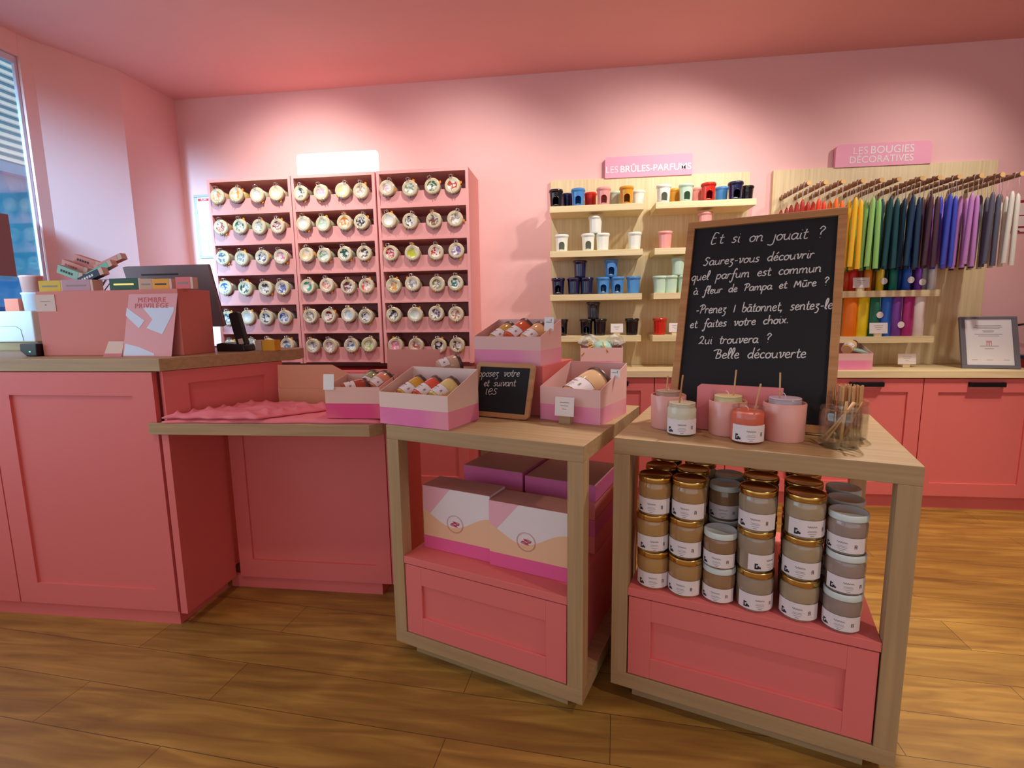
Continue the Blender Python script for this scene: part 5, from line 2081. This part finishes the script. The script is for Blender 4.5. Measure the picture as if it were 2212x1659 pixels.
pf, pff = board_thing('certificate', 'white certificate in a grey frame leaning on the worktop at far right', 'framed certificate', (2.472, 3.587, WZ + 0.0005), rad(-10.8), rad(18))
mat('frame_grey', (112, 110, 116), 0.5)
b = MB()
W_, H_, fw = 0.302, 0.343, 0.028
for (x0_, z0, x1_, z1) in ((0, 0, W_, fw * .8), (0, H_ - fw * .6, W_, H_), (0, fw * .8, fw, H_ - fw * .6), (W_ - fw, fw * .8, W_, H_ - fw * .6)):
    b.box(x0_, -0.006, z0, x1_, 0.014, z1)
b.build('frame', 'frame_grey', pf, bevel=0.002)
MB().box(fw - 0.001, 0.002, fw * .8 - 0.001, W_ - fw + 0.001, 0.008, H_ - fw * .6 + 0.001).build('paper_sheet', 'white', pf)
b = MB()
for i, (zz, ww) in enumerate(((0.90, 0.56), (0.865, 0.62), (0.83, 0.5), (0.78, 0.26), (0.755, 0.22), (0.70, 0.6), (0.66, 0.46), (0.42, 0.4), (0.36, 0.2))):
    b.box(W_ / 2 - W_ * ww / 2 * 0.8, 0.0012, fw + (H_ - 2 * fw) * zz * 0.98, W_ / 2 + W_ * ww / 2 * 0.8, 0.0016, fw + (H_ - 2 * fw) * zz * 0.98 + 0.003)
for xx in (0.07, 0.15, 0.235):
    b.tube([(xx - 0.015 + 0.006 * k, 0.0012, 0.055 + 0.004 * (k % 2)) for k in range(6)], 0.0008, 4)
b.build('print', 'grey_ink', pf)
b = MB()
for (x0_, z0, x1_, z1) in ((-0.013, -0.013, -0.010, 0.013), (0.010, -0.013, 0.013, 0.013), (-0.010, 0.008, 0.010, 0.011), (-0.002, -0.013, 0.002, 0.008), (-0.016, 0.014, 0.016, 0.017)):
    b.box(W_ / 2 + x0_, 0.0010, 0.165 + z0, W_ / 2 + x1_, 0.0016, 0.165 + z1)
b.build('red_emblem', 'pink_ink', pf)

# small things at the right edge of the worktop
mat('book_red', (176, 40, 40), 0.6)
mat('book_blue', (40, 70, 120), 0.6)
t = thing('leaflet_stack', 'blue and red leaflet stack behind the certificate at the right edge', 'leaflets', (2.95, 3.66, WZ))
MB().box(-0.10, -0.07, 0, 0.10, 0.07, 0.055).build('lower_leaflets', 'book_red', t)
MB().box(-0.10, -0.07, 0.0555, 0.10, 0.07, 0.075).build('upper_leaflets', 'book_blue', t)
p = ony(2199, 702, 3.8)
o = MB().tube([(p.x, 3.80, p.z), (p.x + 0.05, 3.79, p.z + 0.008), (p.x + 0.12, 3.80, p.z - 0.02), (p.x + 0.20, 3.83, p.z - 0.16), (p.x + 0.22, 3.84, WZ + 0.008)], 0.007, 8).build('black_cable', 'black')
tag(o, 'black cable arching over the worktop at the right edge', 'cable')

# red poster on the wall at far right
t = thing('wall_poster', 'dark red poster with pale pictures on the wall at the right edge', 'poster', (3.05, YW - 0.004, 1.888))
mat('poster_red', (170, 36, 48), 0.5)
MB().box(-0.185, -0.004, -0.105, 0.185, 0.003, 0.105).build('sheet', 'poster_red', t)
b = MB()
b.prism([(-0.165, 0.01), (-0.085, 0.01), (-0.085, 0.075), (-0.10, 0.088), (-0.15, 0.085), (-0.165, 0.075)], -0.006, -0.0045, 0, XZ)
b.box(-0.178, -0.006, -0.062, -0.075, -0.0045, 0.002)
b.prism([(-0.15, -0.075), (-0.03, -0.075), (-0.06, -0.098), (-0.12, -0.098)], -0.006, -0.0045, 0, XZ)
b.box(0.02, -0.006, -0.06, 0.15, -0.0045, 0.06)
fixnorm(b.build('pictures', 'paper', t))

# framed plan beside the jar shelves
t = thing('framed_plan', 'evacuation plan in a silver frame with red header, left of the jar shelves', 'framed plan', (-2.84, YW - 0.002, 1.776))
b = MB()
W_, H_ = 0.38, 0.492
for (x0_, z0, x1_, z1) in ((-W_ / 2, 0, W_ / 2, 0.018), (-W_ / 2, H_ - 0.018, W_ / 2, H_), (-W_ / 2, 0.018, -W_ / 2 + 0.018, H_ - 0.018), (W_ / 2 - 0.018, 0.018, W_ / 2, H_ - 0.018)):
    b.box(x0_, -0.014, z0, x1_, 0.001, z1)
mat('silver', (196, 198, 204), 0.35, metal=0.7)
b.build('frame', 'silver', t, bevel=0.002)
MB().box(-W_ / 2 + 0.017, -0.006, 0.017, W_ / 2 - 0.017, 0.0, H_ - 0.017).build('sheet', 'white', t)
MB().box(-W_ / 2 + 0.03, -0.0068, H_ - 0.048, W_ / 2 - 0.03, -0.0062, H_ - 0.028).build('header', 'red_ink', t)
text_part('lettering', 'PLAN', 0.020, 'white', t, T(-0.108, -0.0072, H_ - 0.038) @ FACE, depth=0.0003)
b = MB()
for (x0_, z0, x1_, z1) in ((-0.15, 0.25, 0.15, 0.252), (-0.15, 0.05, 0.15, 0.052), (-0.15, 0.05, -0.148, 0.14), (-0.12, 0.09, -0.05, 0.092), (-0.1, 0.07, -0.098, 0.14), (-0.15, 0.14, 0.15, 0.142), (0.0, 0.25, 0.002, 0.42), (-0.12, 0.33, -0.06, 0.332)):
    b.box(x0_, -0.0068, z0, x1_, -0.0062, z1)
b.build('plan_lines', 'grey_ink', t)

# the prototypes keep their own placement; drop unused data
bpy.context.view_layer.update()
